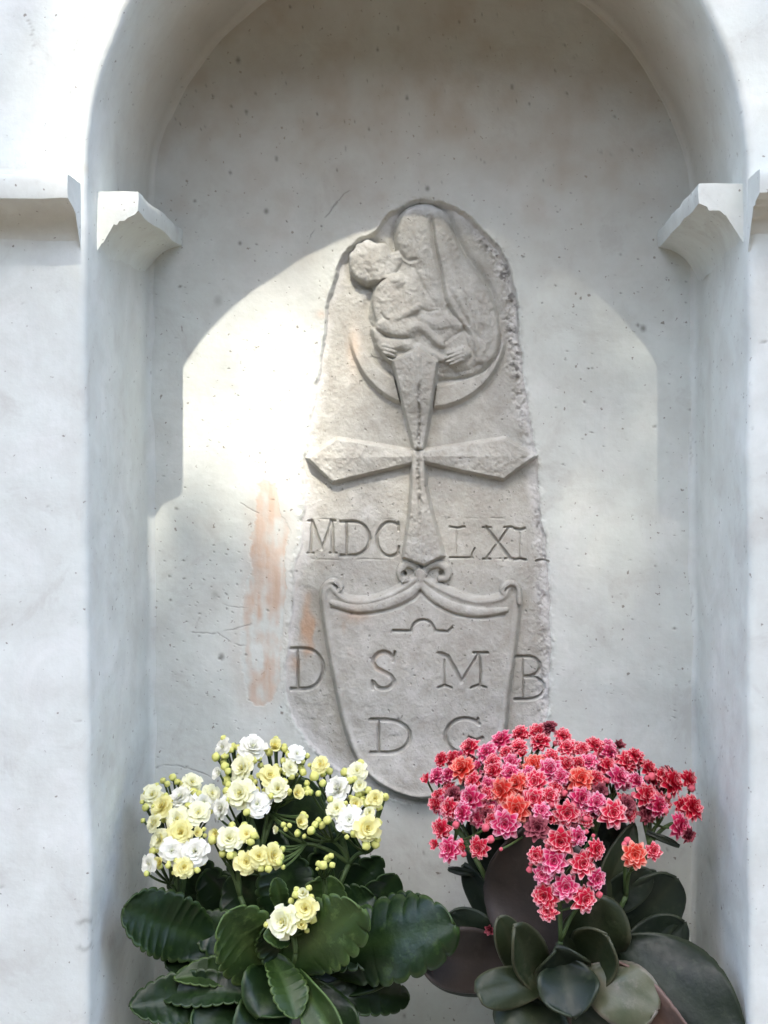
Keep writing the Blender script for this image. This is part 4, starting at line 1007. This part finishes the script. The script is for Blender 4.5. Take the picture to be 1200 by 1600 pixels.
rf = random.Random(9)
for _ in range(130):
    x = rf.uniform(680, 1075); y = rf.uniform(1165, 1285); e_ = ((x - 872) / 200) ** 2
    if y < 1150 + 75 * e_ or y > 1290 - 25 * e_: continue
    pfl.append((x, y, rf.uniform(11, 14.5), rf.choice('rrmmd'), 1))
pts_p = []
for i, (x, y, r, c, *bk) in enumerate(pfl):
    dep = pdepth(x, y) + random.uniform(-0.006, 0.004) + (0.014 if bk else 0); p = P(x, y, dep)
    t = min(1, max(0, (y - 1135) / 170)); gk = pgroup(x, y)
    cx_ = {'f': 880, 'q': 985}.get(gk, 875); sp_ = {'f': 75, 'q': 60}.get(gk, 190)
    n = Vector(((x - cx_) / sp_ + random.uniform(-0.3, 0.3), -(0.55 + 0.7 * t), 1.0 - 0.75 * t + random.uniform(-0.2, 0.25)))
    ms = (pks if r < 12 else pk)[c]
    place(ms[i % len(ms)], 'blossom', pplant, p, n, r * 1.2 * PS(dep) * random.uniform(0.9, 1.06), None, random.uniform(0.75, 1.2))
    pts_p.append((x, y, p, gk, r))
pbuds = [(759, 1294, 8), (713, 1289, 8), (767, 1312, 8), (757, 1242, 7), (1018, 1214, 9), (882, 1240, 7), (930, 1210, 6), (909, 1174, 8), (1040, 1268, 6), (990, 1243, 7), (828, 1359, 7), (830, 1350, 5), (936, 1398, 7), (916, 1300, 5), (855, 1322, 5), (980, 1314, 8), (975, 1320, 6),
 (725, 1335, 6), (676, 1316, 6), (1080, 1232, 8), (1000, 1235, 6), (862, 1258, 6), (820, 1240, 6), (771, 1222, 6), (900, 1232, 5), (948, 1220, 6), (720, 1316, 7), (1026, 1242, 6), (780, 1206, 5), (850, 1225, 5), (896, 1260, 7), (915, 1280, 6), (1045, 1245, 6), (1010, 1216, 6), (930, 1180, 6), (868, 1162, 6), (783, 1327, 4), (927, 1306, 4)]
for x, y, r in pbuds:
    dep = pdepth(x, y) + random.uniform(-0.002, 0.008)
    p = P(x, y, dep); gk = pgroup(x, y)
    place(budp, 'bud', pplant, p, ((x - 875) / 150.0 + random.uniform(-.4, .4), -0.9, 0.9 + random.uniform(-0.4, 0.3)), r * 1.1 * PS(dep), None, 0.85)
    pts_p.append((x, y, p, gk, r))
stalks(pplant, pts_p, pcl, PB)
lg = mat_leaf('deep_green_fleshy_leaf', (0.006, 0.011, 0.006), (0.012, 0.020, 0.010), 0.46, (0.035, 0.045, 0.025))
lo_ = mat_leaf('olive_fleshy_leaf', (0.014, 0.022, 0.008), (0.024, 0.033, 0.013), 0.48, (0.06, 0.062, 0.034))
lp_ = mat_leaf('purplish_fleshy_leaf', (0.024, 0.020, 0.016), (0.040, 0.031, 0.025), 0.50, (0.05, 0.04, 0.034))
lw_ = mat_leaf('pale_grey_green_leaf', (0.055, 0.070, 0.038), (0.10, 0.10, 0.06), 0.40, (0.16, 0.14, 0.11))
lb_ = mat_leaf('brownish_pink_leaf', (0.065, 0.040, 0.030), (0.10, 0.062, 0.048), 0.46, (0.14, 0.09, 0.07))
MP = {'g': lg, 'o': lo_, 'p': lp_, 'w': lw_, 'b': lb_}
pl_ = [
 ((886, 1505), .066, (818, 1292), .070, 196, (-0.2, -1, 0.05), 'p', -0.04, 0.14, 0.03, .52),
 ((950, 1480), .090, (1058, 1372), .085, 96, (0.2, -1, 0.2), 'g', 0.04, 0.12, 0.04, .62),
 ((955, 1520), .085, (1070, 1440), .080, 80, (0.2, -1, 0.3), 'g', 0.04, 0.12, 0.03, .6),
 ((965, 1470), .060, (1166, 1640), .000, 150, (0.15, -1, 0.15), 'g', 0.05, -0.16, 0.03, .48),
 ((940, 1495), .045, (1100, 1660), .000, 84, (-0.5, -1, 0.1), 'b', 0.05, 0.3, 0.03, .5),
 ((905, 1520), .045, (1028, 1578), .005, 96, (0.1, -1, 0.35), 'w', 0.10, -0.15, 0.02, .62),
 ((880, 1560), .060, (948, 1462), .020, 92, (-0.5, -1, 0.35), 'o', -0.12, 0.35, 0.02, .62),
 ((876, 1575), .050, (803, 1448), .010, 66, (0.6, -1, 0.25), 'o', -0.08, 0.35, 0.02, .62),
 ((868, 1530), .050, (745, 1552), .010, 62, (0.0, -1, 0.5), 'o', 0.08, -0.15, 0.02, .68),
 ((840, 1515), .080, (650, 1490), .030, 96, (0.1, -1, 0.35), 'p', -0.05, 0.25, 0.0, .6),
 ((840, 1545), .085, (662, 1500), .045, 80, (0.0, -1, 0.2), 'g', -0.08, 0.1, 0.0, .6),
 ((810, 1505), .095, (698, 1430), .070, 70, (-0.1, -1, 0.3), 'g', 0.05, 0.15, 0.03, .62),
 ((825, 1540), .055, (780, 1432), .035, 52, (0.2, -1, 0.2), 'o', 0.05, 0.2, 0.02, .62),
 ((808, 1480), .110, (724, 1350), .110, 46, (-0.3, -1, 0.1), 'g', 0.06, 0.2, 0.0, .55),
 ((915, 1530), .065, (938, 1402), .045, 108, (0.1, -1, 0.2), 'o', 0.03, 0.15, 0.02, .60),
 ((868, 1575), .050, (800, 1650), .000, 150, (0.1, -1, 0.7), 'o', 0.10, -0.1, 0.02, .5),
 ((900, 1570), .055, (990, 1650), .010, 100, (0.1, -1, 0.6), 'w', 0.06, 0.1, 0.02, .5),
 ((920, 1440), .080, (990, 1285), .095, 50, (0.3, -1, 0.1), 'o', 0.05, 0.25, 0.0, .55),
 ((925, 1430), .085, (1018, 1362), .080, 56, (0.2, -1, 0.3), 'g', 0.03, 0.1, 0.02, .6),
 ((862, 1480), .115, (748, 1262), .135, 108, (-0.1, -1, 0.1), 'g', 0.02, 0.1, 0.02, .62),
 ((880, 1480), .120, (900, 1220), .140, 116, (0.0, -1, 0.1), 'g', 0.02, 0.1, 0.02, .62),
 ((890, 1480), .110, (960, 1270), .130, 86, (0.1, -1, 0.1), 'g', 0.02, 0.1, 0.02, .62),
 ((870, 1480), .110, (820, 1240), .135, 96, (0.0, -1, 0.1), 'g', 0.02, 0.1, 0.02, .62),
 ((885, 1545), .055, (868, 1480), .030, 92, (0.0, -1, 0.4), 'g', 0.02, 0.25, 0.02, .5),
 ((880, 1500), .045, (895, 1590), .005, 96, (0.0, -1, 0.25), 'g', 0.06, 0.35, 0.02, .55),
 ((880, 1530), .140, (760, 1510), .180, 100, (-0.1, -1, 0.5), 'g', 0.02, 0.1, 0.02, .6),
 ((880, 1530), .140, (1010, 1500), .180, 100, (0.1, -1, 0.5), 'g', 0.02, 0.1, 0.02, .6),
 ((742, 1366), .105, (700, 1358), .100, 12, (0.0, -1, 0.6), 'g', 0.02, 0.1, 0.0, .6),
 ((1010, 1300), .090, (1062, 1322), .085, 11, (0.0, -1, 0.6), 'g', 0.02, 0.1, 0.0, .6),
 ((970, 1372), .085, (1026, 1362), .080, 13, (0.0, -1, 0.6), 'g', 0.02, 0.1, 0.0, .6),
]
for i, (b, bd, t, td, wpx, n, mk, be, cu, sc, wi) in enumerate(pl_):
    leaf(pplant, P(*b, bd), P(*t, td), wpx * PS((bd + td) / 2), n, MP[mk], be, cu, sc, 7, wi, 0.0022, 0.075, 100 + i,
         {'p': 'purplish leaf', 'w': 'pale grey green leaf', 'b': 'brownish pink leaf'}.get(mk))

# ------------------------------------------------------------------ unseen tree behind the camera, crown shaped to shade the wall
CE, SE = math.cos(ELEV), math.sin(ELEV)
def ray(x, z, L): return Vector((x, -L * CE, z + L * SE))
crown_c = ray(0.0, -0.01, 8.0)
tree = thing('unseen_shade_tree', 'unseen broad-leaved tree, crown shaped to cast the shade on the niche', 'tree', (crown_c.x + 0.9, crown_c.y - 0.4, 0))
vs = []; fs = []
def add_t(v2, f2):
    o_ = len(vs); vs.extend([v - Vector(tree.location) for v in v2]); fs.extend([tuple(i + o_ for i in f) for f in f2])
base = Vector(tree.location); fork = base + Vector((-0.15, 0.1, 3.6))
add_t(*tube_py(bez(base + Vector((0, 0, -0.1)), base + Vector((0.1, 0, 2)), fork, 10), [0.17 - 0.006 * i for i in range(11)], 12))
rt = random.Random(3)
for k in range(9):
    e = crown_c + Vector((rt.uniform(-1.4, 1.4), rt.uniform(-0.7, 0.7), rt.uniform(-0.8, 0.5)))
    add_t(*tube_py(bez(fork + Vector((0, 0, -0.2)), fork.lerp(e, 0.5) + Vector((0, 0, 0.4)), e, 8), [0.08 - 0.008 * i for i in range(9)], 8))
tw_c = ray(0.125, 1.90, 7.6)  # twig clump placed by the shade it throws on the niche's right
add_t(*tube_py(bez(crown_c + Vector((0.2, 0, 0.4)), crown_c.lerp(tw_c, 0.5) + Vector((0.2, 0, 0)), tw_c + Vector((0.12, 0, 0.0)), 8), [0.03 - 0.003 * i for i in range(9)], 8))
tip_c = ray(0.0, 2.22, 10.5)  # twigs carrying the leaves added to filter the sun
for k in range(5):
    e = tip_c + Vector((0.45 * (k - 2) + 0.2, 0.05 * k, 0.1 * (k % 2)))
    add_t(*tube_py(bez(crown_c + Vector((0.9, -0.9, 0.3)), crown_c.lerp(e, 0.5) + Vector((0.7, -0.9, 0)), e, 8), [0.03 - 0.003 * i for i in range(9)], 6))
mesh_py('unseen_tree_trunk', vs, fs, M_BARK, tree)
lr = np.random.default_rng(5)
def leaves(centers, size):
    n = len(centers); a = lr.normal(size=(n, 3)); a /= np.linalg.norm(a, axis=1, keepdims=True)
    b = lr.normal(size=(n, 3)); b -= a * (a * b).sum(1, keepdims=True); b /= np.linalg.norm(b, axis=1, keepdims=True)
    s = size * lr.uniform(0.7, 1.3, (n, 1)); c = np.asarray(centers)
    q = np.stack([c - a * s, c + b * s * 0.55 - a * s * 0.1, c + a * s, c - b * s * 0.55 - a * s * 0.1], 1)
    return q.reshape(-1, 3), np.arange(n * 4).reshape(n, 4)
u = lr.normal(size=(30000, 3)); u /= np.linalg.norm(u, axis=1, keepdims=True); u *= lr.random((30000, 1)) ** (1 / 5.0)
cc = np.array(crown_c) + u * np.array([2.1, 1.07, 1.07])
sel = lr.normal(size=(340, 3)); sel /= np.linalg.norm(sel, axis=1, keepdims=True); sel *= lr.random((340, 1)) ** 0.4
upv = np.array([0, SE, CE])    # direction across the sun's rays, upwards on the wall
c2 = np.array(tw_c) + sel[:, :1] * np.array([0.225, 0, 0]) + sel[:, 1:2] * upv * 0.20 * CE + sel[:, 2:3] * np.array([0, -CE, SE]) * 0.35
q1, f1 = leaves(cc, 0.055); q2, f2 = leaves(c2, 0.026)
up_c = np.array(ray(0.0, 2.22, 10.5)); s3 = lr.normal(size=(1700, 3)); s3 /= np.linalg.norm(s3, axis=1, keepdims=True); s3 *= lr.random((1700, 1)) ** (1 / 2.6)  # sparse upper leaves added to dim the direct sun
c3 = up_c + s3[:, :1] * np.array([1.25, 0, 0]) + s3[:, 1:2] * upv * 0.36 + s3[:, 2:3] * np.array([0, -CE, SE]) * 0.7
for lx in (-0.41, 0.40):  # side lobes added to dim the sun on the outer wall
    s4 = lr.normal(size=(1000, 3)); s4 /= np.linalg.norm(s4, axis=1, keepdims=True); s4 *= lr.random((1000, 1)) ** (1 / 2.6)
    c3 = np.concatenate([c3, up_c + np.array([lx, 0, 0]) + s4[:, :1] * np.array([0.15, 0, 0]) + s4[:, 1:2] * upv * 0.36 + s4[:, 2:3] * np.array([0, -CE, SE]) * 0.5])
qx, fx = leaves(c3, 0.030)
cr_o = mesh_np('crown', np.concatenate([q1, q2, qx]) - np.array(tree.location), np.concatenate([f1, f2 + len(q1), fx + len(q1) + len(q2)]), M_TLEAF, tree, smooth=False)
cr_o['kind'] = 'stuff'

# ------------------------------------------------------------------ foliage screen added opposite the wall to block the low sky
added_hedge = thing('added_hedge', 'unseen evergreen screen added opposite the wall to cut the low skylight', 'added_hedge', (0, -8.6, 0))
n = 60000
hx = lr.uniform(-18, 18, n); hz = lr.uniform(0.0, 6.1, n); hy = -8.0 + lr.uniform(-0.25, 0.12, n) + 0.12 * np.sin(hx * 2.1) + 0.1 * np.sin(hz * 3.3 + hx)
q3, f3 = leaves(np.stack([hx, hy, hz], 1), 0.085)
o = mesh_np('added_hedge_foliage', q3 - np.array([0, -8.6, 0]), f3, M_TLEAF, added_hedge, smooth=False); o['kind'] = 'stuff'
bx = []; 
gx2 = np.linspace(-18, 18, 120); gz2 = np.linspace(0, 6.0, 22)
GX, GZ = np.meshgrid(gx2, gz2); GY = -8.3 + 0.12 * np.sin(GX * 2.1) + 0.1 * np.sin(GZ * 3.3 + GX) + 8.6
GV = np.stack([GX, GY, GZ], -1); GB = GV.copy(); GB[:, :, 1] = -0.6
gi = np.arange(GX.size).reshape(GX.shape); gq = np.stack([gi[:-1, :-1], gi[:-1, 1:], gi[1:, 1:], gi[1:, :-1]], -1).reshape(-1, 4)
nn = GX.size
edge = list(gi[0, :]) + list(gi[1:, -1]) + list(gi[-1, ::-1][1:]) + list(gi[::-1, 0][1:])
side = [[edge[i], edge[i + 1], edge[i + 1] + nn, edge[i] + nn] for i in range(len(edge) - 1)]
mesh_np('added_hedge_core', np.concatenate([GV.reshape(-1, 3), GB.reshape(-1, 3)]), np.concatenate([gq, gq[:, ::-1] + nn, np.array(side)]), M_TLEAF, added_hedge)
